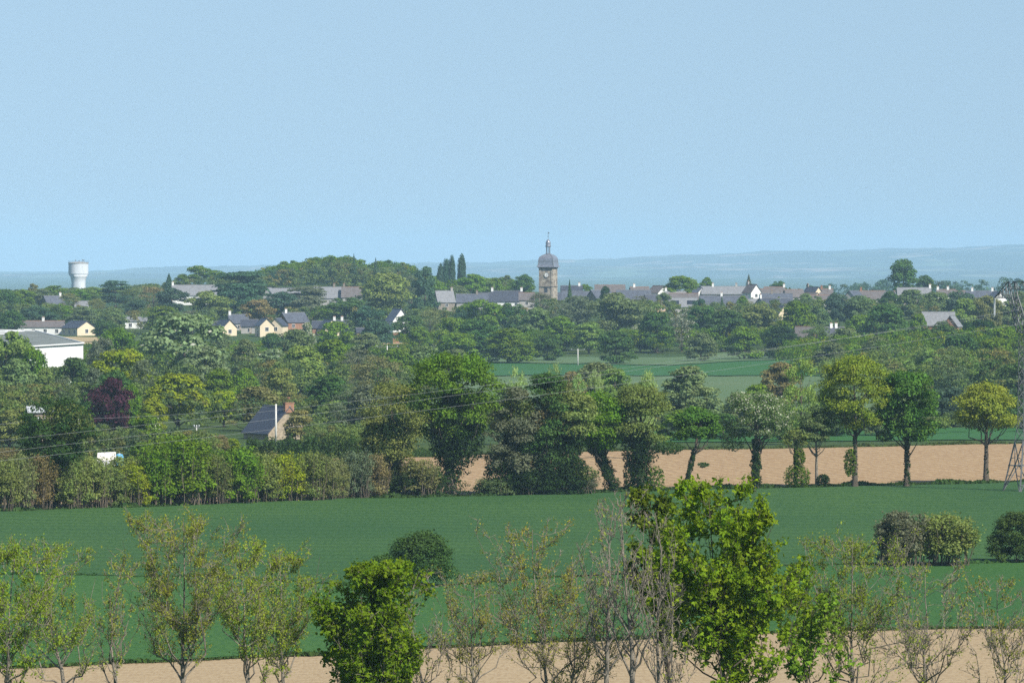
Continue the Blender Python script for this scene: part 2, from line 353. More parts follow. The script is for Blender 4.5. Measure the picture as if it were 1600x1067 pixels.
def crown(seed, H, W, zb, shape='round', K=40, Nc=4000, size=.5, lob=(.2, .36), flat=.8, loose=.12, nl=.7):
    rng = np.random.default_rng(seed); Rr = W / 2
    if shape == 'cone':
        t = rng.uniform(0, 1, Nc) ** 1.35; tier = (np.floor(t * K) + .15) / K; fr = t * K - np.floor(t * K)
        r = Rr * (1 - t) * (1.1 - .38 * fr) * np.sqrt(rng.uniform(.25, 1, Nc)); a = rng.uniform(0, 2 * np.pi, Nc)
        r *= 1 + .22 * np.sin(a * 3 + seed + tier * 9) + .12 * np.sin(a * 7 + tier * 30)
        C = np.stack([r * np.cos(a), r * np.sin(a), zb + t * (H - zb) - .12 * r], 1)
        Nn = np.stack([np.cos(a) * .6, np.sin(a) * .6, np.full(Nc, .8)], 1) + nl * rnd_unit(rng, Nc)
        S = size * rng.uniform(.5, 1.2, Nc) * (1 - .5 * t)
        return cards(rng, C, Nn, S, .5), np.zeros((0, 3)), []
    t = rng.uniform(0, 1, K)
    env = ENV.get(shape, ENV['round'])
    if shape == 'cedar':
        env = lambda t: .45 + .55 * np.sqrt(np.clip(1 - (1.5 * t - .5) ** 2, 0, 1))
        lr = Rr * rng.uniform(.28, .5, K); fl = .22
    elif shape == 'poplar':
        env = lambda t: np.clip(1 - (1.3 * t - .25) ** 2, .08, 1) ** .8
        lr = Rr * rng.uniform(.4, .75, K); fl = 2.3
    else:
        lr = Rr * rng.uniform(lob[0], lob[1], K); fl = flat
    a = rng.uniform(0, 2 * np.pi, K); e = env(t) * np.clip(Rr - lr * .9, 0.05, None) * np.sqrt(rng.uniform(.25, 1.05, K))
    zc = zb + lr * fl + t * np.clip(H - zb - 2 * lr * fl, .2, None)
    C0 = np.stack([e * np.cos(a), e * np.sin(a), zc], 1)
    wgt = lr ** 2 / (lr ** 2).sum(); idx = rng.choice(K, Nc, p=wgt)
    D = rnd_unit(rng, Nc); D[:, 2] = np.where(D[:, 2] < -.35, -D[:, 2], D[:, 2])
    rr = lr[idx] * (1 - np.abs(rng.normal(0, .22, Nc))) * (1 + rng.normal(0, loose, Nc))
    C = C0[idx] + D * rr[:, None] * np.array([1, 1, fl])
    C[:, 2] = np.maximum(C[:, 2], .15)
    Nn = D * .8 + np.array([0, 0, .25]) + nl * rnd_unit(rng, Nc)
    S = size * rng.uniform(.55, 1.3, Nc)
    kr = (W / 2) / np.percentile(np.hypot(C[:, 0], C[:, 1]), 97.0); kz = H / (np.percentile(C[:, 2], 99.6) + .2 * size); kr = min(max(kr, .6), 1.5)
    C = C * np.array([kr, kr, kz]); C0 = C0 * np.array([kr, kr, kz])
    return cards(rng, C, Nn, S), C0, lr
def tube_chain(pts, rad, n=5):
    pts = np.asarray(pts, float); m = len(pts)
    d = np.gradient(pts, axis=0); d /= np.linalg.norm(d, axis=1)[:, None] + 1e-9
    ref = np.array([.31, .17, .93]) if abs(d[0][2]) < .9 else np.array([1, .1, 0])
    u = np.cross(d, ref); u /= np.linalg.norm(u, axis=1)[:, None] + 1e-9; v = np.cross(d, u)
    a = np.arange(n) * 2 * np.pi / n
    ring = (u[:, None] * np.cos(a)[None, :, None] + v[:, None] * np.sin(a)[None, :, None]) * np.asarray(rad)[:, None, None] + pts[:, None]
    V = ring.reshape(-1, 3); i = np.arange(m * n).reshape(m, n); j = np.roll(i, -1, 1)
    F = np.stack([i[:-1], j[:-1], j[1:], i[1:]], -1).reshape(-1, 4)
    return V, F
class Tubes:
    def __init__(s): s.V = []; s.F = []; s.n = 0
    def add(s, pts, rad, n=5):
        V, F = tube_chain(pts, rad, n); s.V.append(V); s.F.append(F + s.n); s.n += len(V)
    def mesh(s, name): return npmesh(name, np.concatenate(s.V), np.concatenate(s.F), True)
def curve(a, b, rng, w=.08, n=5, up=0.0):
    a = np.array(a, float); b = np.array(b, float); t = np.linspace(0, 1, n)[:, None]
    L = np.linalg.norm(b - a); p = a + (b - a) * t + rng.normal(0, w * L, (n, 3)) * np.sin(np.pi * t)
    p[:, 2] -= (up * L * np.sin(np.pi * t))[:, 0]
    return p
def limbs(seed, H, zb, rt, C0, lean=(0, 0), maxn=14, fork=.8, sink=.6, sides=7):
    rng = np.random.default_rng(seed + 77); tb = Tubes()
    n = 9; z = np.linspace(-sink, H * fork, n); x = lean[0] * (z / H) + rng.normal(0, .012 * H, n) * np.clip(z / H, 0, 1); y = lean[1] * (z / H) + rng.normal(0, .01 * H, n) * np.clip(z / H, 0, 1)
    pts = np.stack([x, y, z], 1); rad = rt * (1 - .82 * np.linspace(0, 1, n) ** 1.1); rad[0] *= 1.5; rad[1] *= 1.06
    tb.add(pts, rad, sides)
    if len(C0):
        for c in C0[np.argsort(-C0[:, 2])][::max(1, len(C0) // maxn)]:
            z0 = min(max(zb * .75, c[2] - np.hypot(c[0], c[1]) * 1.1 - .3), H * fork * .92); z0 = max(z0, zb * .6)
            s = np.array([np.interp(z0, z, x), np.interp(z0, z, y), z0]); r0 = np.interp(z0, z, rad) * .5
            q = curve(s, c, rng, .06, 5, .12); tb.add(q, np.linspace(r0, r0 * .2 + .01, 5), 5)
    return tb
PROTO = {}
def proto(key, seeds, trunk=True, **kw):
    L = []
    for s in seeds:
        V, C0, lr = crown(s, **kw)
        tm = None
        if trunk: tm = limbs(s, kw['H'], kw['zb'], kw['H'] * .028, C0).mesh('trunk'); tm.materials.append(M['bark'])
        cm = npmesh('crown', V, quadfaces(len(V))); cm.materials.append(M['leaf'])
        L.append((cm, tm, kw['H'], kw['W']))
    PROTO[key] = L
# nominal 12 m tall, 10 m wide shapes
proto('round', [1, 2, 3, 4, 5], H=12, W=10, zb=.9, shape='round', K=44, Nc=6500, size=.62)
proto('bush', [11, 12, 13, 14, 15], H=12, W=10, zb=.0, shape='bush', K=50, Nc=7000, size=.62)
proto('oval', [21, 22, 23], H=12, W=10, zb=1.2, shape='oval', K=46, Nc=6500, size=.6)
proto('tall', [31, 32], H=12, W=10, zb=.6, shape='tall', K=60, Nc=6500, size=.58, lob=(.16, .3))
proto('wisp', [41, 42, 43], H=12, W=10, zb=1.0, shape='oval', K=70, Nc=5200, size=.42, lob=(.12, .25), loose=.35)
proto('cone', [51, 52], H=12, W=10, zb=.5, shape='cone', K=11, Nc=5000, size=.9)
proto('cedar', [61, 62], H=12, W=10, zb=.9, shape='cedar', K=42, Nc=6500, size=.6)
proto('poplar', [71, 72, 73], H=12, W=10, zb=.4, shape='poplar', K=30, Nc=5200, size=.95, loose=.06)
PAL = {'dg': (.06, .115, .03), 'mg': (.1, .168, .015), 'lg': (.145, .22, .045), 'yg': (.18, .235, .015), 'ol': (.145, .18, .05),
       'gr': (.115, .16, .062), 'br': (.15, .158, .058), 'rb': (.175, .145, .06), 'pu': (.05, .02, .034), 'bl': (.055, .105, .06),
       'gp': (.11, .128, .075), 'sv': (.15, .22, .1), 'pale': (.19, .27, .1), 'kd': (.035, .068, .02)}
NAMEOF = {'round': 'broadleaf_tree', 'bush': 'bushy_tree', 'oval': 'broadleaf_tree', 'tall': 'tall_tree', 'wisp': 'feathery_tree', 'cone': 'conifer', 'cedar': 'cedar_tree', 'poplar': 'poplar_tree'}
rgt = random.Random(5)
def jit(c, r, a=1.0):
    k = 1.5 * (1 + r.uniform(-.12, .12)); return tuple(min(1, x * k * (1 + r.uniform(-.07, .07))) for x in c[:3]) + (a,)
def place_tree(px, top, wpx, d, sp, col, label, blossom=0.0, name=None, cat='tree', dy=0.0, group=None):
    p = PG(px, d); ztop = P(px, top, d).z; h = max(1.5, ztop - p.z); wid = wpx * d / FPX
    for _ in range(2 if px < 660 and d > 2000 else 5):      # a tree wider than tall really stands a little nearer, lower on the slope
        if h > .85 * wid or d < 900: break
        d *= .985; p = PG(px, d); h = max(1.5, P(px, top, d).z - p.z); wid = wpx * d / FPX
    wid = min(wid, h * 1.4)
    cm, tm, H, W = rgt.choice(PROTO[sp])
    root = empty(name or NAMEOF[sp], (p.x, p.y, p.z - .1), rgt.uniform(0, 6.28)); root.scale = (wid / W, wid / W, h / H)
    c = bpy.data.objects.new('crown', cm); COL.objects.link(c); c.parent = root; c.color = jit(PAL[col], rgt, 1 - blossom)
    if tm:
        k = bpy.data.objects.new('trunk', tm); COL.objects.link(k); k.parent = root
    return tag(root, label, cat, group)
# ------------------------------------------------------------------ trees of the valley and the village
TREES = [
 # px, top y, width px, distance, shape, colour, label[, share of blossom]
 (6, 452, 52, 2250, 'round', 'dg', 'dark round tree on the horizon at the far left edge, left of the water tower'),
 (36, 452, 38, 2420, 'round', 'mg', 'mid green round tree on the skyline, second from the left edge'),
 (52, 443, 24, 2500, 'tall', 'br', 'brownish pointed treetop on the skyline left of the stone gabled house'),
 (64, 452, 46, 2480, 'round', 'gr', 'grey green tree just behind the long dark roofed bungalow'),
 (88, 446, 42, 2560, 'round', 'mg', 'green domed tree immediately left of the water tower'),
 (108, 458, 34, 2400, 'wisp', 'br', 'thin brown tree in front of the water tower foot'),
 (126, 452, 40, 2540, 'round', 'mg', 'green tree hiding the foot of the water tower'),
 (145, 448, 30, 2520, 'oval', 'lg', 'light green tree just right of the water tower'),
 (150, 466, 30, 2350, 'wisp', 'br', 'bare brown tree below right of the water tower beside a grey roof'),
 (180, 438, 50, 2400, 'cedar', 'bl', 'dark flat topped cedar standing alone right of the water tower'),
 (208, 450, 42, 2480, 'wisp', 'gr', 'pale grey thin tree right of the lone flat topped cedar'),
 (215, 468, 62, 2300, 'round', 'bl', 'dark blue green tree below the thin grey tree, right of the cedar'),
 (240, 448, 44, 2400, 'wisp', 'rb', 'reddish brown budding tree left of the ragged blue conifer'),
 (264, 427, 38, 2500, 'cone', 'bl', 'ragged blue green conifer left of the long pale school roof'),
 (268, 450, 54, 2340, 'round', 'bl', 'dark tree covering the left end of the long pale school roof'),
 (310, 415, 46, 2760, 'round', 'mg', 'tall domed tree behind the long pale school roof, light dotted crown', .05),
 (338, 422, 38, 2740, 'round', 'mg', 'green tree right of the domed tree behind the school roof'),
 (286, 428, 34, 2760, 'bush', 'mg', 'lower green tree left of the domed tree behind the school roof'),
 (376, 424, 92, 2360, 'cedar', 'bl', 'broad dark cedar right of the long pale school roof'),
 (372, 446, 70, 2330, 'round', 'bl', 'dark rounded tree under the broad dark cedar'),
 (327, 455, 68, 2230, 'oval', 'ol', 'olive yellow willow in front of the right end of the school roof'),
 (403, 468, 54, 2200, 'round', 'rb', 'rust tinged tree above the pair of cream gables', 0),
 (396, 425, 36, 2560, 'round', 'gr', 'grey green tree on the skyline at the left foot of the wooded hill'),
 (436, 456, 60, 2320, 'round', 'bl', 'blue green tree left of the long grey hall roof below the wooded hill'),
 (480, 446, 62, 2340, 'cedar', 'gp', 'grey spreading cedar in front of the long grey hall roof'),
 (478, 462, 58, 2310, 'round', 'gp', 'grey round tree beneath the spreading cedar at the hall'),
 (540, 465, 70, 2200, 'round', 'dg', 'dark green tree in front of the hall roof'),
 (575, 478, 54, 2150, 'round', 'bl', 'dark blue green tree below the big olive tree'),
 (502, 478, 40, 2230, 'bush', 'mg', 'small green tree between the grey cedar and the hall front'),
 (603, 427, 84, 2260, 'oval', 'ol', 'largest olive coloured tree on the village edge, below the wooded hill'),
 (664, 417, 48, 2280, 'tall', 'bl', 'tall blunt dark conifer right of the big olive tree'),
 (643, 430, 40, 2420, 'wisp', 'gp', 'grey bare tree between the olive tree and the blunt dark conifer'),
 (735, 428, 46, 2680, 'round', 'mg', 'green tree on the skyline just right of the four poplars'),
 (755, 432, 36, 2660, 'oval', 'lg', 'lighter tree on the skyline, second right of the poplars'),
 (778, 434, 34, 2640, 'round', 'gr', 'grey green tree on the skyline left of the white chimneyed house'),
 (793, 430, 26, 2620, 'tall', 'gr', 'narrow grey green tree on the skyline above the white chimneyed house'),
 (817, 429, 34, 2560, 'round', 'dg', 'dark round tree on the skyline immediately left of the church tower'),
 (712, 446, 60, 2600, 'bush', 'gr', 'grey green tree at the foot of the poplars'),
 (682, 440, 34, 2620, 'oval', 'mg', 'green tree left of the foot of the poplars'),
 (890, 436, 16, 2330, 'cone', 'dg', 'small dark conifer just right of the church tower'),
 (914, 444, 24, 2600, 'round', 'mg', 'small green treetop above roofs right of the church tower'),
 (946, 447, 22, 2300, 'tall', 'kd', 'dark narrow yew between the slate roofs right of the church'),
 (845, 458, 42, 2280, 'wisp', 'gp', 'purplish grey bare tree at the left foot of the church tower'),
 (868, 468, 56, 2220, 'wisp', 'gp', 'grey bare tree in front of the church tower base'),
 (903, 462, 58, 2180, 'oval', 'gp', 'dull grey green tree below the small conifer by the church'),
 (966, 458, 84, 2130, 'oval', 'gr', 'broad grey green tree in front of slate roofs right of the church'),
 (1000, 462, 34, 2250, 'wisp', 'gp', 'thin grey tree right of the broad grey green tree by the roofs'),
 (1036, 457, 26, 2300, 'round', 'gr', 'small rounded tree among roofs left of the solar panel roof'),
 (1062, 431, 50, 2680, 'round', 'mg', 'wide green tree on the skyline above the roofs, right of the church'),
 (1080, 436, 28, 2690, 'oval', 'lg', 'pale green tree touching the right side of the wide skyline tree'),
 (1104, 433, 26, 2660, 'tall', 'mg', 'pointed green tree on the skyline right of the wide skyline tree'),
 (1170, 428, 22, 2700, 'cone', 'gp', 'airy grey conical tree on the skyline beside the white gable'),
 (1216, 439, 24, 2680, 'round', 'dg', 'small dark tree on the skyline between brown roofs'),
 (1234, 448, 20, 2660, 'cone', 'dg', 'little dark conifer on the skyline right of the small dark tree'),
 (1411, 405, 46, 2560, 'oval', 'dg', 'tallest dark tree on the right skyline, standing above the village'),
 (1443, 430, 36, 2620, 'round', 'dg', 'lower dark tree touching the right side of the tallest skyline tree'),
 (1128, 462, 18, 2220, 'cone', 'dg', 'small dark conifer in front of the grey roofs at the village centre'),
 (1160, 462, 22, 2280, 'bush', 'mg', 'little green bushy tree between roofs under the white gable'),
 (1093, 467, 24, 2200, 'round', 'bl', 'dark small round tree right of the solar panel roof'),
 # wood edge between the village and the valley field
 (640, 492, 54, 2020, 'round', 'dg', 'dark green tree right of the white house with orange wall'),
 (672, 484, 40, 2040, 'wisp', 'br', 'brown budding tree above the parked white van'),
 (655, 510, 46, 1960, 'bush', 'mg', 'green bushy tree left of the parked white van'),
 (705, 496, 60, 1980, 'round', 'mg', 'green tree right of the brown budding tree'),
 (722, 478, 34, 2080, 'tall', 'bl', 'dark narrow tree in front of the pale stone gable house'),
 (752, 468, 66, 2060, 'round', 'mg', 'green round tree left of the white house front'),
 (800, 474, 50, 2080, 'round', 'dg', 'dark tree right of the white house front'),
 (745, 500, 80, 1930, 'bush', 'dg', 'dark broad tree above the left end of the valley field'),
 (715, 520, 70, 1880, 'bush', 'mg', 'green bush at the left end of the valley field'),
 (795, 512, 92, 1880, 'bush', 'mg', 'wide green bush on the edge of the valley field, left part'),
 (838, 482, 66, 1960, 'bush', 'gr', 'grey green tree behind the wide bush at the valley field'),
 (876, 494, 62, 1910, 'bush', 'mg', 'green round tree above the pole in the valley field'),
 (855, 522, 50, 1860, 'bush', 'dg', 'dark low bush on the field edge left of the pole'),
 (920, 503, 50, 1880, 'oval', 'lg', 'light olive tree on the field edge right of the pole'),
 (962, 516, 64, 1865, 'bush', 'dg', 'dark rounded bush on the field edge left of the blossom tree'),
 (1000, 505, 30, 1900, 'wisp', 'gr', 'tree flecked with white blossom beside the largest dark oak', .45),
 (1027, 487, 64, 1890, 'bush', 'dg', 'largest dark oak on the far edge of the valley field'),
 (1065, 490, 44, 1900, 'wisp', 'gp', 'half dead tree with pale bare branches right of the dark oak', .2),
 (1098, 478, 60, 2000, 'round', 'dg', 'dark tree behind the half dead tree'),
 (1095, 520, 52, 1850, 'bush', 'gr', 'grey green bush right of the half dead tree'),
 (1135, 484, 74, 1960, 'bush', 'dg', 'broad dark tree left of the lit round tree on the field edge'),
 (1163, 510, 60, 1850, 'bush', 'mg', 'lit round tree standing forward in the valley field'),
 (1185, 476, 70, 2000, 'oval', 'ol', 'olive tree in front of the cream half gable'),
 (1244, 470, 66, 1900, 'bush', 'mg', 'tall leafy tree right of the cream half gable, green and full'),
 (1222, 510, 60, 1880, 'bush', 'kd', 'very dark shaded tree under the tall leafy tree'),
 (1275, 505, 50, 1800, 'wisp', 'gr', 'thin tree in front of the brick gable house'),
 (1262, 528, 50, 1780, 'bush', 'gp', 'dark bush left of the brick gable house front'),
 (1320, 512, 60, 1780, 'bush', 'gr', 'grey green bush right of the brick gable house'),
 (1300, 535, 60, 1740, 'bush', 'gr', 'dull green bush below the brick gable house'),
 (1308, 458, 40, 2150, 'round', 'bl', 'blue green tree in front of the dark gabled long roof'),
 (1280, 478, 40, 2100, 'bush', 'gr', 'grey tree between brown roofs and the long roof'),
 (1345, 462, 50, 2150, 'round', 'gr', 'grey green tree under the long brown roof'),
 (1260, 458, 34, 2250, 'bush', 'gr', 'low grey tree left of the dark cluster of roofs'),
 (1386, 474, 80, 1850, 'bush', 'dg', 'large dark round tree left of the pale barn roof'),
 (1345, 492, 56, 1900, 'bush', 'mg', 'green tree left of the large dark round tree'),
 (1425, 452, 54, 2250, 'bush', 'gr', 'grey green tree under the tallest skyline tree'),
 (1392, 455, 40, 2300, 'bush', 'dg', 'dark tree below the small white gable'),
 (1462, 456, 50, 2200, 'round', 'gr', 'grey green tree just above the pale barn roof'),
 (1500, 455, 50, 2150, 'round', 'bl', 'dark tree below the white chimneys'),
 (1508, 466, 44, 2050, 'round', 'lg', 'pale green round tree right of the pale barn roof'),
 (1542, 462, 50, 2050, 'round', 'br', 'brown tinged tree left of the pylon head'),
 (1575, 470, 60, 2100, 'round', 'gr', 'grey green tree behind the pylon head'),
 (1595, 455, 40, 2250, 'bush', 'gr', 'tree at the right edge behind the pylon top'),
 (1436, 490, 36, 1830, 'bush', 'mg', 'green tree touching the left end of the pale barn'),
 (1470, 502, 60, 1700, 'round', 'dg', 'dark tree in front of the pale barn'),
 (1530, 500, 64, 1750, 'round', 'kd', 'very dark tree right of the pale barn'),
 (1575, 508, 60, 1650, 'round', 'mg', 'green tree behind the waist of the pylon'),
 (1500, 522, 70, 1550, 'round', 'dg', 'dark broad tree below the pale barn, middle of the right wood'),
 (1555, 528, 74, 1480, 'round', 'mg', 'green broad tree left of the pylon waist'),
 (1370, 525, 60, 1620, 'bush', 'gr', 'grey domed bush left of the right wood'),
 (1402, 515, 50, 1680, 'round', 'mg', 'green round tree under the large dark round tree'),
 (1440, 544, 74, 1380, 'round', 'lg', 'bright green tree at the front of the right wood'),
 (1480, 555, 60, 1330, 'round', 'gr', 'grey green tree right of the bright green one in the right wood'),
 (1512, 548, 44, 1350, 'oval', 'lg', 'narrow light green tree in the right wood behind the dark oak of the row'),
 (1555, 562, 60, 1280, 'round', 'dg', 'dark tree behind the yellow green tree at the right end of the row'),
 (1595, 558, 60, 1260, 'round', 'dg', 'dark tree at the right edge behind the pylon body'),
 (1395, 560, 50, 1330, 'bush', 'br', 'brownish bush at the left foot of the right wood'),
 (1355, 548, 50, 1500, 'bush', 'gr', 'grey green bush left of the bright green tree of the right wood'),
 (1420, 600, 70, 1120, 'bush', 'gr', 'low grey green thicket behind the dark leafy tree of the row'),
 (1490, 605, 80, 1120, 'bush', 'bl', 'low dark thicket left of the yellow green tree of the row'),
 (1570, 615, 80, 1100, 'bush', 'dg', 'low dark thicket behind the pylon legs'),
 (1310, 585, 60, 1150, 'bush', 'gr', 'grey thicket left of the yellow topped tree of the row'),
 # centre, between the row and the valley field
 (1077, 571, 92, 1080, 'bush', 'gr', 'large round grey green tree alone before the pale meadow'),
 (1220, 566, 74, 1180, 'bush', 'rb', 'wide reddish brown domed tree right of the pale meadow'),
 (1252, 560, 60, 900, 'wisp', 'lg', 'pale branched tree with fresh top leaves in front of the reddish tree'),
 (1185, 600, 60, 1050, 'bush', 'mg', 'green bush between the blossom tree and the reddish domed tree'),
 (1150, 612, 40, 1050, 'bush', 'gr', 'small grey green bush behind the top of the blossom tree'),
 (935, 566, 84, 1150, 'bush', 'gr', 'brown grey round tree behind the ivy clad trees, right of the pole'),
 (960, 575, 60, 1120, 'bush', 'lg', 'lighter round tree right of the brown grey round tree'),
 (895, 580, 50, 1140, 'bush', 'rb', 'small brown bush left of the brown grey round tree'),
 (808, 574, 36, 820, 'wisp', 'pale', 'pale young poplar left of the ivy clad trees'),
 (866, 568, 32, 820, 'wisp', 'pale', 'pale young poplar top between the ivy clad crowns'),
 (905, 582, 28, 820, 'wisp', 'pale', 'slender pale poplar in front of the brown bush'),
 (930, 576, 30, 820, 'wisp', 'pale', 'slender pale poplar left of the leaning tree'),
 (1012, 579, 34, 820, 'wisp', 'pale', 'pale young poplar right of the leaning tree'),
 (790, 600, 60, 900, 'bush', 'gr', 'grey thicket behind the leftmost ivy clad group'),
 (1060, 640, 70, 1000, 'bush', 'mg', 'low green thicket left of the small bright tree'),
 (1130, 645, 80, 1010, 'bush', 'dg', 'low dark thicket behind the blossom tree'),
 (1235, 650, 80, 1000, 'bush', 'dg', 'low dark thicket right of the blossom tree trunk'),
 (990, 640, 70, 1000, 'bush', 'gr', 'low grey green thicket behind the ivy trunks'),
 (1300, 625, 60, 960, 'bush', 'dg', 'dark thicket left of the yellow topped tree trunk'),
 (1370, 630, 60, 980, 'bush', 'gr', 'thicket between the yellow topped and dark leafy trees'),
 # left side, around the warehouse and garden
 (10, 518, 84, 1250, 'round', 'lg', 'big light green tree at the left edge beside the white warehouse'),
 (50, 545, 50, 1200, 'round', 'mg', 'green tree overlapping the left end of the white warehouse wall'),
 (25, 560, 70, 1150, 'bush', 'gr', 'grey green tree below the big light green tree at the left edge'),
 (72, 575, 44, 1130, 'bush', 'ol', 'olive bush in front of the white warehouse corner'),
 (115, 558, 60, 1180, 'bush', 'dg', 'dark tree in front of the right end of the white warehouse'),
 (95, 590, 50, 1060, 'wisp', 'gp', 'grey bare tree below the white warehouse'),
 (60, 600, 60, 1050, 'bush', 'ol', 'olive thicket at the left, above the tin roof'),
 (20, 610, 60, 1020, 'bush', 'ol', 'olive green tree at the left edge, above the wires'),
 (160, 528, 44, 1450, 'round', 'gp', 'grey shaded tree behind the right corner of the warehouse'),
 (185, 512, 62, 1500, 'round', 'mg', 'green tree between the warehouse and the large silvery poplar'),
 (288, 490, 132, 1350, 'round', 'sv', 'largest silvery green poplar on the left, wide crown', .015),
 (320, 540, 80, 1250, 'bush', 'sv', 'lower skirt tree of silvery foliage right of the large poplar', .015),
 (190, 546, 96, 1100, 'round', 'yg', 'yellow green tree above the purple beech'),
 (225, 560, 44, 1080, 'wisp', 'gp', 'grey twiggy tree right of the yellow green tree'),
 (145, 575, 50, 1030, 'bush', 'gp', 'grey bushy tree left of the purple beech'),
 (176, 578, 60, 1000, 'oval', 'dg', 'dark green crown just behind the top of the purple beech'),
 (134, 612, 30, 960, 'bush', 'dg', 'dark green bush touching the left of the purple beech'),
 (172, 590, 68, 930, 'oval', 'pu', 'purple leaved beech in the garden'),
 (205, 600, 40, 980, 'bush', 'mg', 'green bush right of the purple beech'),
 (278, 583, 96, 1010, 'round', 'yg', 'large rounded yellow green tree right of the purple beech'),
 (240, 620, 50, 960, 'bush', 'yg', 'lower yellow green tree left of the large rounded one'),
 (350, 610, 60, 1030, 'round', 'yg', 'smaller yellow green tree left of the beige budding tree'),
 (400, 603, 80, 1080, 'bush', 'br', 'beige budding tree wrapping the slate farmhouse roof'),
 (458, 612, 50, 1060, 'wisp', 'br', 'beige bare tree right of the farmhouse chimney'),
 (470, 640, 56, 915, 'bush', 'br', 'beige twiggy bush hiding the right side of the farmhouse gable'),
 (515, 585, 84, 1080, 'bush', 'dg', 'dark dense tree right of the farmhouse'),
 (470, 540, 80, 1350, 'bush', 'lg', 'bright green tree with a dead white branch behind the farmhouse'),
 (425, 545, 70, 1380, 'bush', 'sv', 'silvery green tree left of the bright green tree behind the farmhouse', .015),
 (385, 530, 50, 1480, 'bush', 'gr', 'grey green tree below the brown ground patch'),
 (345, 520, 40, 1700, 'bush', 'gr', 'grey green shrub right of the large silvery poplar'),
 (425, 520, 36, 1850, 'bush', 'dg', 'dark small tree in front of the twin cream gables'),
 (462, 515, 70, 1750, 'bush', 'gr', 'wide olive grey tree below the dark slate house'),
 (480, 503, 26, 1900, 'bush', 'gr', 'white flowering shrub left of the single cream gable', .4),
 (525, 502, 60, 1800, 'round', 'mg', 'green tree below the single cream gable'),
 (518, 530, 84, 1500, 'bush', 'mg', 'wide green domed tree in the middle of the left valley'),
 (572, 520, 60, 1700, 'bush', 'gr', 'grey green tree left of the pole with crossarm'),
 (590, 500, 60, 1980, 'bush', 'bl', 'dark tree behind the crossarm pole, below the olive tree'),
 (560, 545, 60, 1400, 'wisp', 'gp', 'grey bare tree between green crowns, left valley'),
 (590, 555, 80, 1250, 'wisp', 'br', 'brown grey twiggy tree behind the ivy trees on the left'),
 (620, 545, 70, 1500, 'bush', 'mg', 'green bush right of the crossarm pole'),
 (660, 540, 70, 1600, 'bush', 'gr', 'grey green bush above the big leafy oak'),
 (710, 545, 70, 1700, 'bush', 'gr', 'olive bush at the corner of the valley field'),
 (440, 575, 60, 1180, 'bush', 'ol', 'olive tree directly behind the farmhouse roof'),
 (380, 575, 50, 1250, 'bush', 'mg', 'green tree left of the olive tree behind the farmhouse'),
 (340, 575, 60, 1150, 'bush', 'mg', 'green tree between the silvery poplar and the farmhouse'),
 (545, 610, 60, 1000, 'wisp', 'gp', 'thin grey tree right of the dense dark tree by the farmhouse'),
 (575, 600, 70, 1000, 'bush', 'gp', 'shadowy thicket behind the left ivy tree'),
 (640, 600, 60, 950, 'bush', 'ol', 'olive thicket left of the big leafy oak'),
 (230, 645, 50, 850, 'bush', 'mg', 'round garden bush with white flowers right of the purple beech', .03),
 (270, 680, 60, 800, 'bush', 'mg', 'rounded garden bush left of the thin grey post'),
 (345, 678, 26, 860, 'bush', 'rb', 'small orange red shrub left of the farmhouse'),
 (328, 700, 26, 800, 'bush', 'dg', 'clipped dark green ball bush left of the farmhouse'),
 (362, 684, 30, 870, 'bush', 'yg', 'yellow green shrub right of the orange red one'),
 (15, 640, 60, 900, 'bush', 'ol', 'olive thicket below the tin roof at the left edge'),
 (60, 650, 50, 880, 'bush', 'dg', 'dark thicket behind the ivy tree at the left'),
 (120, 660, 60, 870, 'bush', 'mg', 'green thicket left of the white trailer'),
 (225, 690, 50, 800, 'bush', 'mg', 'green thicket right of the blue tarpaulin'),
 (60, 478, 60, 2180, 'round', 'bl', 'dark tree behind the long dark roofed bungalow'),
 (15, 485, 50, 2000, 'round', 'dg', 'dark tree left of the long dark roofed bungalow'),
 (95, 475, 40, 2200, 'round', 'mg', 'green tree between the two bungalow roofs'),
 (130, 478, 60, 2200, 'bush', 'gr', 'grey green tree behind the cream gabled bungalow'),
 (175, 480, 50, 2150, 'bush', 'gr', 'grey green tree right of the cream gabled bungalow'),
 (165, 500, 40, 2000, 'round', 'dg', 'dark tree touching the right of the cream gabled bungalow'),
 (255, 478, 60, 2150, 'bush', 'mg', 'green mounded tree below the reddish brown budding tree'),
 (300, 485, 40, 2100, 'bush', 'gp', 'dark thin tree left of the olive willow foot'),
]
for r in TREES:
    px, top, wd, d, sp, c, lab = r[:7]
    place_tree(px, top, wd, d, sp, c, lab, r[7] if len(r) > 7 else 0.0)
for px, top in ((688, 411), (697, 404), (706, 399), (721, 397)):
    lab = {688: 'shortest and leftmost of the four dark poplars on the skyline', 697: 'second from the left of the four dark poplars on the skyline',
           706: 'third from the left of the four dark poplars on the skyline', 721: 'tallest poplar, standing apart at the right of the four'}[px]
    place_tree(px, top + 1, 11 if px != 721 else 13, 2640, 'poplar', 'bl', lab, group='poplars on the skyline')
for px, top, lab in ((553, 396, 'pointed spruce rising from the top of the wooded hill'), (587, 402, 'pointed spruce at the right end of the wooded hill, right of the other spruce')):
    place_tree(px, top, 18, 2600, 'cone', 'bl', lab, name='spruce')
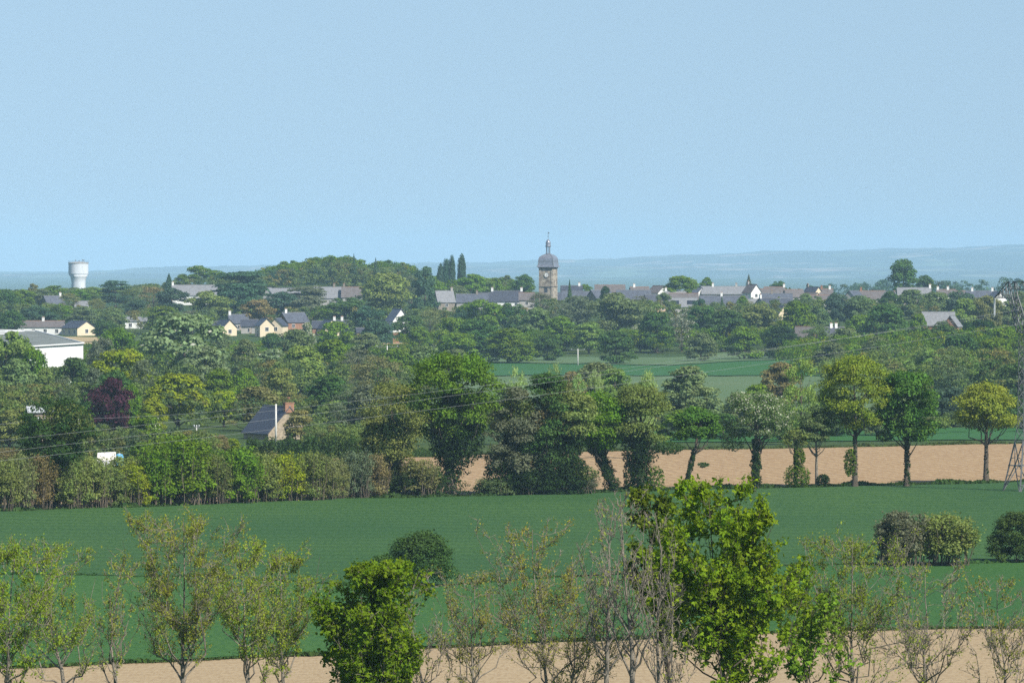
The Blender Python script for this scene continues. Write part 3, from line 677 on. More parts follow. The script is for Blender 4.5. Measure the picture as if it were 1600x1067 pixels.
# ------------------------------------------------------------------ woods that read as one mass
def woodland(name, spots, label, color, size, seed, N0=900):
    rng = np.random.default_rng(seed); Vs = []
    for i, (x, y, h, wd) in enumerate(spots):
        V, C0, lr = crown(seed + i % 7 + 100, h, wd, .2, 'bush' if i % 3 else 'oval', 14, N0, size)
        a = rng.uniform(0, 6.28); ca, sa = math.cos(a), math.sin(a)
        V = V @ np.array([[ca, sa, 0], [-sa, ca, 0], [0, 0, 1]]) + np.array([x, y, G(x, y)]); Vs.append(V)
    V = np.concatenate(Vs); o = ob(name, npmesh(name, V, quadfaces(len(V))), M['leaf_wood']); o.color = (*[c * 1.35 for c in color], 1)
    tag(o, label, 'woodland', kind='stuff'); return o
def along(pts, dr, n, hw, seed, hj=(.9, 1.1), clear=()):
    """spots: tops follow the pixel skyline pts"""
    r = random.Random(seed); pts = np.array(pts, float); L = []
    for k in range(n):
        px = r.uniform(pts[0, 0], pts[-1, 0]); d = r.uniform(*dr); top = np.interp(px, pts[:, 0], pts[:, 1]) + r.uniform(-1, 7)
        p = PG(px, d); h = P(px, top, d).z - p.z
        if any(a <= px <= b and d < dm for a, b, dm in clear): continue
        L.append((p.x, d, max(3, h * r.uniform(*hj) if h < 5 else h), hw * r.uniform(.75, 1.25)))
    return L
hill = [(365, 434), (400, 424), (430, 412), (455, 408), (480, 404), (500, 402), (530, 397), (550, 402), (575, 409), (600, 405), (625, 405), (645, 416), (660, 428), (700, 436)]
woodland('hill_woodland', along(hill, (2680, 2800), 120, 11, 1), 'green wood covering the rise behind the village', PAL['mg'], .75, 10, 1100)
woodland('hill_woodland_front', along([(p, q + 10) for p, q in hill], (2560, 2680), 90, 10, 2), 'darker lower edge of the wood on the rise behind the village', PAL['gr'], .7, 20, 1000)
woodland('hill_woodland_dark', along([(420, 422), (540, 412), (640, 422)], (2600, 2700), 16, 11, 7), 'dark clumps within the wood on the rise', PAL['bl'], .7, 27, 1000)
woodland('garden_thickets', along([(90, 668), (340, 672)], (800, 900), 55, 4, 16) + along([(485, 660), (640, 660)], (830, 930), 40, 4, 17), 'garden shrubs and thickets around the farmhouse', PAL['gr'], .34, 36, 800)
woodland('village_street_trees', along([(875, 461), (1000, 462), (1300, 462), (1560, 461)], (2315, 2440), 80, 5.5, 18), 'small garden trees between the roofs of the village', PAL['gr'], .55, 37, 500)
woodland('ridge_trees', along([(-30, 452), (0, 456), (100, 449), (180, 452), (240, 450), (270, 440), (300, 430), (340, 428), (380, 430)], (2560, 2720), 90, 9, 11), 'mixed trees along the skyline left of the wooded rise', PAL['gr'], .65, 25, 800)
woodland('poplar_foot_wood', along([(640, 420), (680, 437), (740, 432), (800, 434), (835, 444)], (2580, 2700), 50, 9, 12), 'green trees massed around the foot of the poplars', PAL['mg'], .65, 26, 800)
woodland('valley_wood', along([(630, 520), (760, 512), (900, 516), (1000, 512), (1130, 508), (1300, 512)], (1880, 2060), 190, 9, 13), 'dense lower trees of the wood between valley field and village', PAL['mg'], .6, 33, 750)
woodland('slope_wood', along([(120, 548), (250, 530), (380, 548), (500, 536), (640, 536)], (1650, 1950), 150, 8, 14), 'green thickets on the slope below the cream gabled houses', PAL['mg'], .55, 34, 650)
woodland('right_wood', along([(1230, 530), (1330, 520), (1450, 515), (1640, 505)], (1600, 1900), 170, 9, 15), 'dense lower trees of the wood on the right', PAL['mg'], .55, 35, 700)
woodland('skyline_woodland', along([(1235, 452), (1270, 444), (1290, 441), (1340, 443), (1380, 436), (1400, 436)], (4000, 4300), 40, 15, 3), 'hazy far wood on the low ridge left of the tallest skyline tree', PAL['bl'], 1.3, 30, 500)
woodland('ridge_woodland', along([(1430, 440), (1480, 439), (1500, 436), (1520, 440), (1545, 434), (1580, 433), (1640, 438)], (3600, 3900), 46, 14, 4), 'hazy far wood on the low ridge at the right edge', PAL['bl'], 1.2, 40, 500)
woodland('village_greenery', along([(-20, 470), (200, 480), (300, 478), (600, 480), (800, 478), (860, 464), (1000, 468), (1100, 472), (1300, 466), (1500, 474), (1640, 470)], (2060, 2310), 270, 8, 5, clear=((20, 165, 2125), (332, 470, 2150), (484, 540, 2125), (600, 640, 2090))), 'garden trees and hedges filling the gaps between the village houses', PAL['gr'], .6, 50, 650)
woodland('valley_scrub', along([(-20, 600), (100, 595), (300, 600), (420, 625), (600, 625), (700, 640), (1640, 660)], (965, 1130), 200, 5.5, 6), 'low scrub and hedges filling the valley floor', PAL['gr'], .4, 60, 700)
woodland('valley_hedges', along([(-20, 560), (100, 570), (300, 560), (500, 560), (640, 570), (690, 585)], (1200, 1650), 150, 7, 8), 'low hedges across the left valley', PAL['gr'], .5, 70, 600)
woodland('right_scrub', along([(1290, 560), (1400, 540), (1640, 540)], (1250, 1650), 90, 7, 9), 'undergrowth below the right wood', PAL['gr'], .5, 80, 600)
woodland('far_plain_woods', [(random.Random(900 + i).uniform(-800, 900), random.Random(i).uniform(4600, 8600), 12, 60) for i in range(60)], 'hazy far woods on the plain beyond the village', PAL['bl'], 4, 90, 120)
# ------------------------------------------------------------------ buildings
def window(parent, x, y, z, w, h, axis, sgn, glass='glass'):
    """a window set 3 cm proud of its wall; axis x = wall faces local x"""
    f = MB(); e = .09
    def bx(m, a0, a1, z0, z1, t0, t1):
        if axis == 'y': m.box(x + a0, x + a1, min(y + sgn * t0, y + sgn * t1), max(y + sgn * t0, y + sgn * t1), z0, z1)
        else: m.box(min(x + sgn * t0, x + sgn * t1), max(x + sgn * t0, x + sgn * t1), y + a0, y + a1, z0, z1)
    bx(f, -w / 2 - e, -w / 2, z, z + h, -.02, .08); bx(f, w / 2, w / 2 + e, z, z + h, -.02, .08)
    bx(f, -w / 2 - e, w / 2 + e, z + h, z + h + e, -.02, .08); bx(f, -w / 2 - e, w / 2 + e, z - e, z, -.02, .12); bx(f, -.03, .03, z, z + h, .035, .06)
    fr = f.build('window', M['trim'], parent)
    g = MB(); bx(g, -w / 2, w / 2, z, z + h, .01, .03); g.build('pane', M[glass], fr)
def house(px, yr, d, L, W, rot, rh, wall, roof, label, chim=(), wins=True, name='house', hip=0, solar=0, cat='house', win_axis='y', low=2.6):
    base = PG(px, d); ridge_z = P(px, yr, d).z - base.z
    rh = min(rh, ridge_z - low) if ridge_z - low > 1.2 else rh
    wh = ridge_z - rh
    if wh < low: wh = low
    root = empty(name, (base.x, base.y, base.z), R(rot)); tag(root, label, cat)
    a, b = L / 2, W / 2; e = .35
    m = MB(); m.poly([(-a, -b, -1), (a, -b, -1), (a, b, -1), (-a, b, -1), (-a, -b, wh), (a, -b, wh), (a, b, wh), (-a, b, wh), (-a + hip, 0, wh + rh - .12), (a - hip, 0, wh + rh - .12)],
                     [(0, 3, 2, 1), (0, 1, 5, 4), (2, 3, 7, 6), (1, 2, 6, 9, 5), (3, 0, 4, 8, 7), (5, 9, 8, 4), (6, 7, 8, 9)])
    m.build('wall', M[wall], root)
    t = .16; sl = rh / b; rf = MB()
    for s in (-1, 1):
        pts = [(-a - e, s * (b + e), wh - e * sl + .06), (a + e, s * (b + e), wh - e * sl + .06), (a + e - hip, 0, wh + rh + .06), (-a - e + hip, 0, wh + rh + .06)]
        rf.prism(pts, (0, 0, t))
    if hip:
        for s in (-1, 1):
            rf.prism([(s * (a + e), -b - e, wh - e * sl + .055), (s * (a + e), b + e, wh - e * sl + .055), (s * (a + e - hip), 0, wh + rh + .055)], (0, 0, t))
    r = rf.build('roof', M[roof], root)
    rd = MB(); rd.box(-a - e + hip, a + e - hip, -.14, .14, wh + rh + .15, wh + rh + .32); rd.build('ridge_tiles', M['slate_pale' if roof != 'roof_brown' else 'brick'], r)
    for cx, cm in chim:
        ct = .75 if name == 'farmhouse' else 1.3; cw = .8 if name == 'farmhouse' else .35
        c = MB(); c.box(cx * a - .45, cx * a + .45, -cw, cw, wh + rh - .8, wh + rh + ct); c.box(cx * a - .52, cx * a + .52, -cw - .07, cw + .07, wh + rh + ct, wh + rh + ct + .15)
        co = c.build('chimney', M[cm], r)
        q = MB(); q.lathe([(.14, wh + rh + 1.45), (.12, wh + rh + 1.8)], 8, cx * a - .2, 0); q.lathe([(.14, wh + rh + 1.45), (.12, wh + rh + 1.8)], 8, cx * a + .2, 0); q.build('chimney_pot', M['brick'], co)
    if solar:
        for k in range(solar):
            c = -a * .6 + k * (1.2 * a) / max(1, solar - 1); s1, s2 = .35, .8
            z = lambda s: wh + rh * (1 - s) + .06 + t
            sp_ = MB(); sp_.prism([(c - 1.7, -b * s2, z(s2) + .03), (c + 1.7, -b * s2, z(s2) + .03), (c + 1.7, -b * s1, z(s1) + .03), (c - 1.7, -b * s1, z(s1) + .03)], (0, 0, .06)); sp_.build('solar_panel', M['glass'], r)
    if wins:
        rr = random.Random(int(px * 10)); z1 = min(.9, wh - 2) if wh < 4 else wh - 1.9
        levels = [z1] + ([z1 - 2.7] if wh > 5 else [])
        n = max(1, int(L / 3.6))
        for z in levels:
            for k in range(n):
                x = -a + (k + .5) * L / n; window(root, x, -b, z, 1.1, 1.25, 'y', -1)
        for s in (-1, 1): window(root, s * a, 0, max(z1, .9), 1.2, 1.3, 'x', s)
        if wh > 3: pass
        dm = MB(); dm.box(a * .33 - .5, a * .33 + .5, -b - .06, -b + .02, 0.02, 2.1) if n > 1 else dm.box(.0, .9, -b - .06, -b + .02, .02, 2.1)
        if wh > 5.2 or n < 2: dm.build('door', M['wood'], root)
        else: dm.bm.free()
    return root
H = house
H(64, 502, 2090, 17, 8, -3, 3.2, 'white', 'roof_brown', 'long bungalow with a dark brown roof above the white warehouse', [(.1, 'white')])
H(123, 502, 2080, 11, 8, -62 + 8, 3.1, 'cream', 'slate_dark', 'bungalow with sunlit cream gable and dark slate roof, right of the long bungalow')
H(82, 463, 2350, 8, 7, 35, 3.5, 'stonewall', 'slate', 'stone gabled house half hidden in trees left of the water tower', [(.9, 'white')])
H(128, 471, 2330, 5, 7, 0, 3, 'white', 'slate_pale', 'small grey roof showing below the water tower foot')
H(213, 496, 2150, 8, 7, 0, 2.6, 'white', 'slate_pale', 'low grey roof in the trees above the large silvery poplar')
H(304, 446, 2450, 19, 11, 2, 4.4, 'white', 'slate_pale', 'long pale roofed school with white walls left of the broad cedar', [(-.98, 'white')], low=4)
H(447, 451, 2440, 12, 8, 0, 3.4, 'grey', 'slate_pale', 'pale grey roofed house left of the grey spreading cedar', [])
H(421, 450, 2380, 4.5, 4, 75, 2.6, 'grey', 'slate_pale', 'small house with a steep white edged gable at the foot of the wooded hill')
H(517, 449, 2440, 14, 11, 0, 4.6, 'grey', 'slate_pale', 'grey hall roof below the wooded hill, left half', [(.2, 'stonewall')])
H(550, 449, 2436, 8.5, 10, 0, 4.2, 'grey', 'roof_brown', 'brown grey hall roof adjoining the grey one on its right', [(-.8, 'stonewall')])
H(694, 455, 2340, 7, 9, 14, 4.4, 'stonewall', 'slate_pale', 'pale stone house with a weathered grey roof right of the blunt conifer', [(.9, 'grey')])
H(738, 460, 2370, 13, 8, 0, 3.3, 'grey', 'slate', 'low slate roofed house left of the white chimneyed house', [(.3, 'stonewall')])
H(762, 458, 2400, 8, 8, 0, 3.4, 'grey', 'slate_dark', 'dark roofed house tucked behind the white chimneyed house')
H(792, 455, 2350, 12.5, 9, -4, 4.2, 'white', 'slate_dark', 'white house with a tall white chimney at each end, left of the church', [(-.97, 'white'), (.97, 'white')], low=4.2)
H(823, 458, 2330, 6, 7, 0, 2.8, 'grey', 'roof_brown', 'low brown roof between the white chimneyed house and the church')
H(352, 500, 2080, 8, 5.5, -62, 2.7, 'cream', 'slate_dark', 'slate house with a small cream gable, left of the twin gables', [])
H(340, 503, 2085, 7, 6, 0, 2.4, 'grey', 'slate_dark', 'low dark slate roof left of the small cream gable')
H(372, 492, 2130, 7, 8, 10, 3.6, 'grey', 'slate', 'grey slate house between the small cream gable and the twin gables', [(-.9, 'white')])
H(413, 498, 2070, 7, 5.2, -72, 3.1, 'cream', 'slate_dark', 'left of the twin cream gabled houses', low=4)
H(435, 498, 2072, 7, 5.2, -104, 3.1, 'cream', 'slate_dark', 'right of the twin cream gabled houses', low=4)
H(458, 489, 2140, 9, 9, 30, 4.5, 'brick', 'slate', 'taller dark slate house behind the twin cream gables', [(-.7, 'white')])
H(390, 500, 2100, 6, 6, 0, 2.8, 'grey', 'slate_dark', 'dark slate roof adjoining the left of the twin gables')
H(513, 500, 2080, 7, 5.5, -64, 3, 'cream', 'slate_dark', 'slate house with a single lit cream gable right of the flowering shrub')
H(498, 502, 2085, 4.5, 6, 0, 2.8, 'brick', 'slate_dark', 'dark slate wing left of the single lit cream gable')
H(530, 501, 2095, 7, 6, 0, 2.8, 'grey', 'slate_dark', 'dark slate roof right of the single lit cream gable', [(-.5, 'white'), (.3, 'white')])
H(566, 513, 2000, 4, 4, 10, 1.4, 'brick', 'slate_dark', 'small outbuilding with a brick side below the dark trees')
H(621, 483, 2060, 7, 6.5, -66, 4.2, 'white', 'slate', 'white house seen through a dark tree above an orange wall', low=5)
# right of the church
H(893, 447, 2480, 9, 9, 0, 3, 'white', 'slate_dark', 'dark roof just right of the church tower behind a small conifer', [(.75, 'white')])
H(905, 456, 2380, 14, 9, 0, 4, 'white', 'slate', 'slate roof with white ridge right of the church')
H(953, 446, 2520, 13, 8, 0, 3, 'grey', 'roof_brown', 'brown flat ridged roof on the skyline right of the church', [])
H(938, 454, 2330, 10, 9, 42, 4.4, 'stonewall', 'slate', 'stone gabled slate house in front of the brown skyline roof')
H(990, 454, 2360, 14, 10, 0, 4.4, 'grey', 'slate', 'wide blue grey slate roof right of the stone gabled house')
H(999, 449, 2500, 8, 7, 12, 2.4, 'white', 'roof_brown', 'small brown roof with white walls behind the wide slate roof', [(-.6, 'white')])
H(1029, 447, 2520, 7, 7, -50, 3, 'white', 'roof_brown', 'brown roofed house with a bright white gable on the skyline')
H(1022, 461, 2300, 8, 8, 25, 4, 'ochre', 'slate_dark', 'dark slate house left of the solar panel roof')
H(1055, 455, 2480, 9, 7, 0, 2.6, 'white', 'slate_pale', 'grey roof in front of the wide skyline tree', [(-.9, 'white')])
H(1068, 459, 2400, 12, 7, 0, 2.8, 'white', 'roof_brown', 'brownish roof above the solar panel roof')
H(1067, 466, 2300, 11, 8, 0, 3.4, 'grey', 'slate_pale', 'grey roof with two dark solar panels', [], solar=2)
H(1090, 450, 2540, 5, 6, -45, 2.4, 'white', 'slate', 'small house with white gable left of the pointed skyline tree')
H(1135, 448, 2540, 22, 9, 0, 3.2, 'grey', 'slate_pale', 'long grey roof on the skyline left of the white gable', [(-.55, 'white'), (.4, 'grey')])
H(1175, 445, 2480, 7, 5.5, -60, 3.4, 'white', 'roof_brown', 'tall bright white gable in the middle of the village, beside the airy grey tree', [(-.9, 'grey')])
H(1112, 463, 2330, 9, 8, 0, 3.6, 'grey', 'slate', 'slate roof with a white ridge left part of the central terrace', [(.9, 'white')])
H(1145, 463, 2330, 12, 9, 0, 4, 'white', 'slate', 'wide grey slate roof with white ridge at the village centre', [])
H(1170, 468, 2300, 7, 8, 0, 3.6, 'white', 'slate_pale', 'pale slate roof right of the wide central roof')
H(1198, 466, 2280, 9, 8, 48, 3.8, 'grey', 'slate_dark', 'dark slate house with a grey gable below the central roofs', [(-.9, 'white')])
H(1212, 478, 2200, 9, 7.5, 132, 4.2, 'cream', 'slate_dark', 'house with a slanting sunlit cream gable edge above the valley wood')
H(1210, 449, 2540, 9, 8, 0, 2.8, 'grey', 'roof_brown', 'brown roof on the skyline right of the bright white gable', [(.95, 'white')])
H(1190, 452, 2490, 6, 7, 0, 2.6, 'grey', 'roof_brown', 'small brown roof touching the bright white gable house')
H(1213, 459, 2400, 13, 8, 0, 3.4, 'grey', 'slate', 'slate roof in front of the brown skyline roof', [(-.3, 'stonewall')])
H(1240, 453, 2460, 8, 7, 15, 3, 'grey', 'roof_brown', 'brown grey roof left of the cream gabled house')
H(1222, 467, 2300, 7, 7, 40, 3.4, 'stonewall', 'slate_dark', 'dark slate house above the slanting cream gable')
H(1270, 449, 2500, 7, 6, -48, 3, 'cream', 'slate_dark', 'dark roofed house with a cream gable right of the village centre', [(-.9, 'stonewall')])
H(1268, 458, 2440, 6, 6, -40, 2.4, 'cream', 'roof_brown', 'low cream house in front of the dark roofed cream gable')
H(1290, 452, 2500, 6, 6, 0, 2.4, 'white', 'roof_brown', 'low brown roof with white chimney ends right of the cream gable', [(-.6, 'brick'), (.6, 'white')])
H(1285, 462, 2350, 13, 8, 0, 2.8, 'grey', 'roof_brown', 'long low brown roof under the cream gabled house')
H(1334, 455, 2400, 9, 8, 62, 4, 'grey', 'slate', 'slate house with a steep dark gable at the left end of the long roof')
H(1365, 455, 2440, 18, 9, 0, 3.4, 'grey', 'roof_brown', 'long brown grey roof left of the tallest skyline tree', [(-.6, 'brick')])
H(1390, 455, 2380, 4, 5, -50, 2.4, 'white', 'slate_pale', 'tiny house with a white gable below the tallest skyline tree')
H(1428, 450, 2420, 14, 9, 0, 3.6, 'stonewall', 'slate_pale', 'pale weathered roof right of the tallest skyline tree', [(.97, 'white')])
H(1478, 453, 2500, 8, 7, 0, 2.6, 'white', 'roof_brown', 'low roof with two white chimneys on the right skyline', [(-.9, 'white'), (.2, 'white')])
H(1505, 455, 2500, 8, 7, 0, 2.4, 'grey', 'roof_brown', 'low brown roof right of the two white chimneys')
H(1533, 455, 2480, 13, 8, 0, 3.2, 'grey', 'slate', 'slate roof with a tall white chimney left of the pylon head', [(-.6, 'white'), (.75, 'white')])
H(1557, 457, 2440, 7, 6.5, -68, 3, 'white', 'slate', 'bright white gabled house left of the pylon head')
H(1466, 488, 1900, 10.5, 8, -3, 4.2, 'brick', 'slate_pale', 'pale roofed old barn in the right wood', [], name='barn', cat='barn', wins=False)
H(1488, 494, 1890, 5, 5, 68, 3.2, 'brick', 'slate_pale', 'small brick gabled wing at the right end of the old barn')
H(1258, 511, 1850, 6, 7, -20, 4, 'brick', 'roof_brown', 'brown roofed brick house in the valley wood', [])
H(1303, 512, 1880, 7, 8, 20, 4, 'brick', 'slate_dark', 'dark blue slate house with white chimneys beside the brown roofed one', [(-.3, 'white'), (.2, 'white')])
H(432, 636, 945, 9.5, 7.6, -62, 5.2, 'tanstone', 'slate_dark', 'stone farmhouse with a steep dark slate roof and brick chimney behind the hedge', [(.96, 'brick')], name='farmhouse', low=1.2, wins=False)
H(62, 636, 980, 4, 3.2, 12, .8, 'wood', 'tin', 'small shed with a pale tin roof in the thicket at the left', [], name='shed', cat='shed', wins=False)
# orange wall of the house by the dark tree
o = MB().box(-1.1, 1.1, -.2, .2, -.5, 3.4).box(-1.25, 1.25, -.28, .28, 3.4, 3.6).build('garden_wall', M['brick']); p = PG(619, 1990); o.location = p
tag(o, 'orange brick wall standing below the white house behind a dark tree', 'wall')
# white warehouse
def warehouse():
    fr = P(130, 538, 1400); fl = P(20, 545, 1375); bl = P(-30, 517, 1500); br_ = P(56, 519, 1500)
    root = empty('warehouse', (fr.x, fr.y, G(fr.x, fr.y))); tag(root, 'long white warehouse with a flat grey roof among trees at the left', 'warehouse')
    o3 = Vector(root.location); c = [Vector(v) - o3 for v in (fl, fr, br_, bl)]
    b = [Vector((v.x, v.y, -1.5)) for v in c]
    m = MB(); m.poly(b + c, [(0, 3, 2, 1), (4, 5, 6, 7), (0, 1, 5, 4), (1, 2, 6, 5), (2, 3, 7, 6), (3, 0, 4, 7)]); m.build('wall', M['warehouse_wall'], root)
    cen = sum(c, Vector()) / 4
    e = [v + (v - cen).normalized() * .5 + Vector((0, 0, .05)) for v in c]
    r = MB(); r.prism(e, (0, 0, .25)); rf = r.build('roof', M['warehouse_roof'], root)
    t = MB()
    for a, bb in ((e[0], e[1]), (e[1], e[2]), (e[2], e[3])): t.bar(a + Vector((0, 0, .3)), bb + Vector((0, 0, .3)), .22)
    t.build('roof_edge', M['trim'], rf)
    for u, v in ((.25, .72), (.35, .86), (.55, .9)):
        q = e[0] * (1 - u) * (1 - v) + e[1] * u * (1 - v) + e[2] * u * v + e[3] * (1 - u) * v
        s = MB().box(q.x - 2.2, q.x + 2.2, q.y - 4, q.y + 4, q.z + .26, q.z + .55); s.build('skylight', M['trim'], rf)
    # gutter pipe and a small vent on the front wall
    d = (c[1] - c[0]).normalized(); nrm = Vector((d.y, -d.x, 0)).normalized()
    if nrm.y > 0: nrm = -nrm
    q = c[0].lerp(c[1], .45) + nrm * .12; MB().box(q.x - .3, q.x + .3, q.y - .1, q.y + .1, c[1].z - 2.4, c[1].z - 1.8).build('vent', M['grey'], root)
    q = c[0].lerp(c[1], .72) + nrm * .25; k = MB().bar((q.x, q.y, -1), (q.x, q.y, c[1].z - 4), .1); k.build('drain_pipe', M['grey'], root)
warehouse()
# ------------------------------------------------------------------ water tower
def water_tower():
    px, d = 122.5, 3600; s = d / FPX
    x = P(px, 400, d).x; z0 = G(x, d); root = empty('water_tower', (x, d, z0)); tag(root, 'pale concrete water tower with a wide drum on a flared shaft', 'water tower')
    Z = lambda py: P(px, py, d).z - z0
    m = MB().lathe([(4.55, -1), (4.5, Z(454)), (4.45, Z(441)), (4.6, Z(438)), (5.1, Z(433)), (6.0, Z(429.5))], 40); m.build('shaft', M['concrete'], root, True)
    m = MB().lathe([(6.0, Z(429.5)), (6.25, Z(428.2)), (6.3, Z(427.8)), (6.3, Z(411.5)), (6.1, Z(411.2))], 48); m.build('tank', M['concrete'], root, False)
    m = MB().lathe([(6.55, Z(411.6)), (6.55, Z(410.6)), (3.0, Z(409.4)), (0.5, Z(409))], 48); cap = m.build('cap', M['grey'], root)
    r = MB()
    for k in range(24):
        a = 2 * math.pi * k / 24; r.bar((6.3 * math.cos(a), 6.3 * math.sin(a), Z(410.8)), (6.3 * math.cos(a), 6.3 * math.sin(a), Z(408)), .05)
    for k in range(24):
        a = 2 * math.pi * k / 24; b = 2 * math.pi * (k + 1) / 24
        for zz in (408, 409.2): r.bar((6.3 * math.cos(a), 6.3 * math.sin(a), Z(zz)), (6.3 * math.cos(b), 6.3 * math.sin(b), Z(zz)), .04)
    r.build('railing', M['steel'], cap)
    for ax, ay, zt in ((-1.8, 0, 406), (2.6, -1, 405.5), (3.4, .8, 405.8), (.3, 1.2, 407)):
        a = MB(); a.bar((ax, ay, Z(409.6)), (ax, ay, Z(zt)), .12); a.box(ax - .35, ax + .35, ay - .15, ay + .15, Z(zt + 1.6), Z(zt)); a.build('antenna', M['steel'], cap)
water_tower()
# ------------------------------------------------------------------ church
def church():
    px, d = 856.5, 2400; base = PG(px, d); z0 = base.z; Z = lambda py: P(px, py, d).z - z0
    root = empty('church_tower', base, R(-19)); tag(root, 'square stone church tower with a bell shaped slate cap, lantern and clock', 'church tower')
    h = 2.95
    MB().box(-h, h, -h, h, -1, Z(419)).build('tower', M['masonry'], root)
    b = MB()
    for sx in (-1, 1):
        for sy in (-1, 1): b.box(*(sorted((sx * (h - .75), sx * (h + .14)))), *(sorted((sy * (h - .75), sy * (h + .14)))), -1, Z(419.6))
    b.build('corner_stones', M['masonry'], root)
    MB().box(-h - .3, h + .3, -h - .3, h + .3, Z(448), Z(447)).build('string_course', M['stonewall'], root)
    c = MB().box(-h - .35, h + .35, -h - .35, h + .35, Z(419.4), Z(417.6)); c.build('cornice', M['stonewall'], root)
    # bell shaped four sided cap
    prof = [(3.75, 417.6), (3.7, 416.2), (3.35, 414.4), (3.25, 410), (3.25, 407), (3.1, 404), (2.7, 401.4), (2.0, 399.2), (1.2, 397.8), (.9, 397.2)]
    pr = [(r * math.sqrt(2), Z(y)) for r, y in prof]
    m = MB().lathe(pr, 4, rot=math.pi / 4); cap = m.build('cap', M['lead'], root)
    hp = MB()
    for k in range(4):
        a = math.pi / 4 + k * math.pi / 2
        for (r1, z1), (r2, z2) in zip(pr[:-1], pr[1:]): hp.bar((r1 * math.cos(a), r1 * math.sin(a), z1), (r2 * math.cos(a), r2 * math.sin(a), z2), .13)
    hp.build('hip_roll', M['steel'], cap)
    ln = MB().lathe([(1.15, Z(397.6)), (1.15, Z(396)), (.85, Z(395.6))], 8); L = ln.build('lantern', M['lead'], root)
    p = MB()
    for k in range(8):
        a = math.pi / 8 + k * math.pi / 4; p.bar((.78 * math.cos(a), .78 * math.sin(a), Z(395.9)), (.78 * math.cos(a), .78 * math.sin(a), Z(385.4)), .13 if k % 2 else .1)
    p.build('column', M['lead'], L)
    dm = MB().lathe([(.95, Z(386)), (1.2, Z(385.4)), (1.15, Z(384.2)), (1.0, Z(383)), (1.08, Z(381)), (1.0, Z(378.2)), (.75, Z(376.2)), (.35, Z(374.8)), (.12, Z(374))], 16); D = dm.build('dome', M['lead'], L, True)
    f = MB().bar((0, 0, Z(374.4)), (0, 0, Z(362.5)), .07); f.lathe([(.05, Z(370.3)), (.24, Z(369.6)), (.05, Z(368.9))], 10); f.bar((-.55, 0, Z(365.2)), (.55, 0, Z(365.2)), .06); f.box(-.1, .5, -.03, .03, Z(364.6), Z(363))
    f.build('weather_vane', M['steel'], D)
    # clock on the face turned to the camera
    zc = Z(429.5)
    ck = MB(); n = 28; vs = []
    ck.prism([(1.0 * math.cos(2 * math.pi * k / n) + .35, -h - .2, zc + 1.0 * math.sin(2 * math.pi * k / n)) for k in range(n)], (0, .18, 0)); C = ck.build('clock', M['white'], root)
    rg = MB()
    for k in range(n):
        a, bq = 2 * math.pi * k / n, 2 * math.pi * (k + 1) / n; rg.bar((1.02 * math.cos(a) + .35, -h - .2, zc + 1.02 * math.sin(a)), (1.02 * math.cos(bq) + .35, -h - .2, zc + 1.02 * math.sin(bq)), .1)
    rg.build('clock_rim', M['stonewall'], C)
    hd = MB().bar((.35, -h - .24, zc), (.85, -h - .24, zc + .35), .05).bar((.35, -h - .24, zc), (.2, -h - .24, zc - .75), .04)
    for k in range(12):
        a = k * math.pi / 6; hd.bar((.35 + .78 * math.cos(a), -h - .23, zc + .78 * math.sin(a)), (.35 + .92 * math.cos(a), -h - .23, zc + .92 * math.sin(a)), .03)
    hd.build('clock_hand', M['slate_dark'], C)
    # louvred openings
    for ax, pos_ in (('y', 0), ('x', 0)):
        for yy in (430, 452):
            if ax == 'y' and yy == 430: continue
            fr = MB(); zb_, zt_ = Z(yy + 5), Z(yy - 3)
            if ax == 'y': fr.box(-.7, .7, -h - .06, -h + .1, zb_, zt_)
            else: fr.box(-h - .06, -h + .1, -.8, .8, zb_, zt_)
            o = fr.build('louvre', M['slate_dark'], root)
    # nave behind and to the right
    nv = PG(884, 2412); H2 = house(884, 458, 2414, 16, 9, -19, 5, 'stonewall', 'slate', 'low stone church nave with a slate roof behind the church tower', name='church_nave', cat='church')
church()
# ------------------------------------------------------------------ poles, vans, small things
def pole(px, top, d, label, r=.13, mat='pole', arm=1.6, name='utility_pole', group=None):
    p = PG(px, d); h = P(px, top, d).z - p.z
    root = empty(name, p); tag(root, label, 'pole', group)
    MB().bar((0, 0, -.5), (0, 0, h), r * 1.15, 8, r * .8).build('post', M[mat], root, True)
    if arm:
        MB().box(-arm / 2, arm / 2, -.07, .07, h - .35, h - .22).build('crossarm', M['steel'], root)
        for s in (-.45, 0, .45): MB().lathe([(.05, h - .22), (.09, h - .12), (.09, h - .02), (.03, h + .02)], 8, s * arm, 0).build('insulator', M['concrete'], root, True)
pole(903, 545, 1700, 'utility pole with a crossarm standing in the valley field', .16, arm=4.2)
pole(605, 540, 1500, 'pale pole with a wide crossarm among trees left of the valley field', .15, arm=6)
pole(1238, 546, 1750, 'pole at the right end of the valley field', .16, arm=1.2)
pole(431, 631, 905, 'white concrete pole in front of the farmhouse', .17, arm=0)
pole(64.5, 652, 800, 'thick weathered wooden pole at the left below the tin roofed shed', .2, 'wood', arm=1.0)
pole(307, 664, 850, 'thin grey post in the garden left of the farmhouse', .09, arm=.8)
pole(153, 553, 1500, 'lamp post right of the white warehouse', .12, arm=0)
pole(123, 653, 860, 'short pale post left of the purple beech', .1, arm=0)
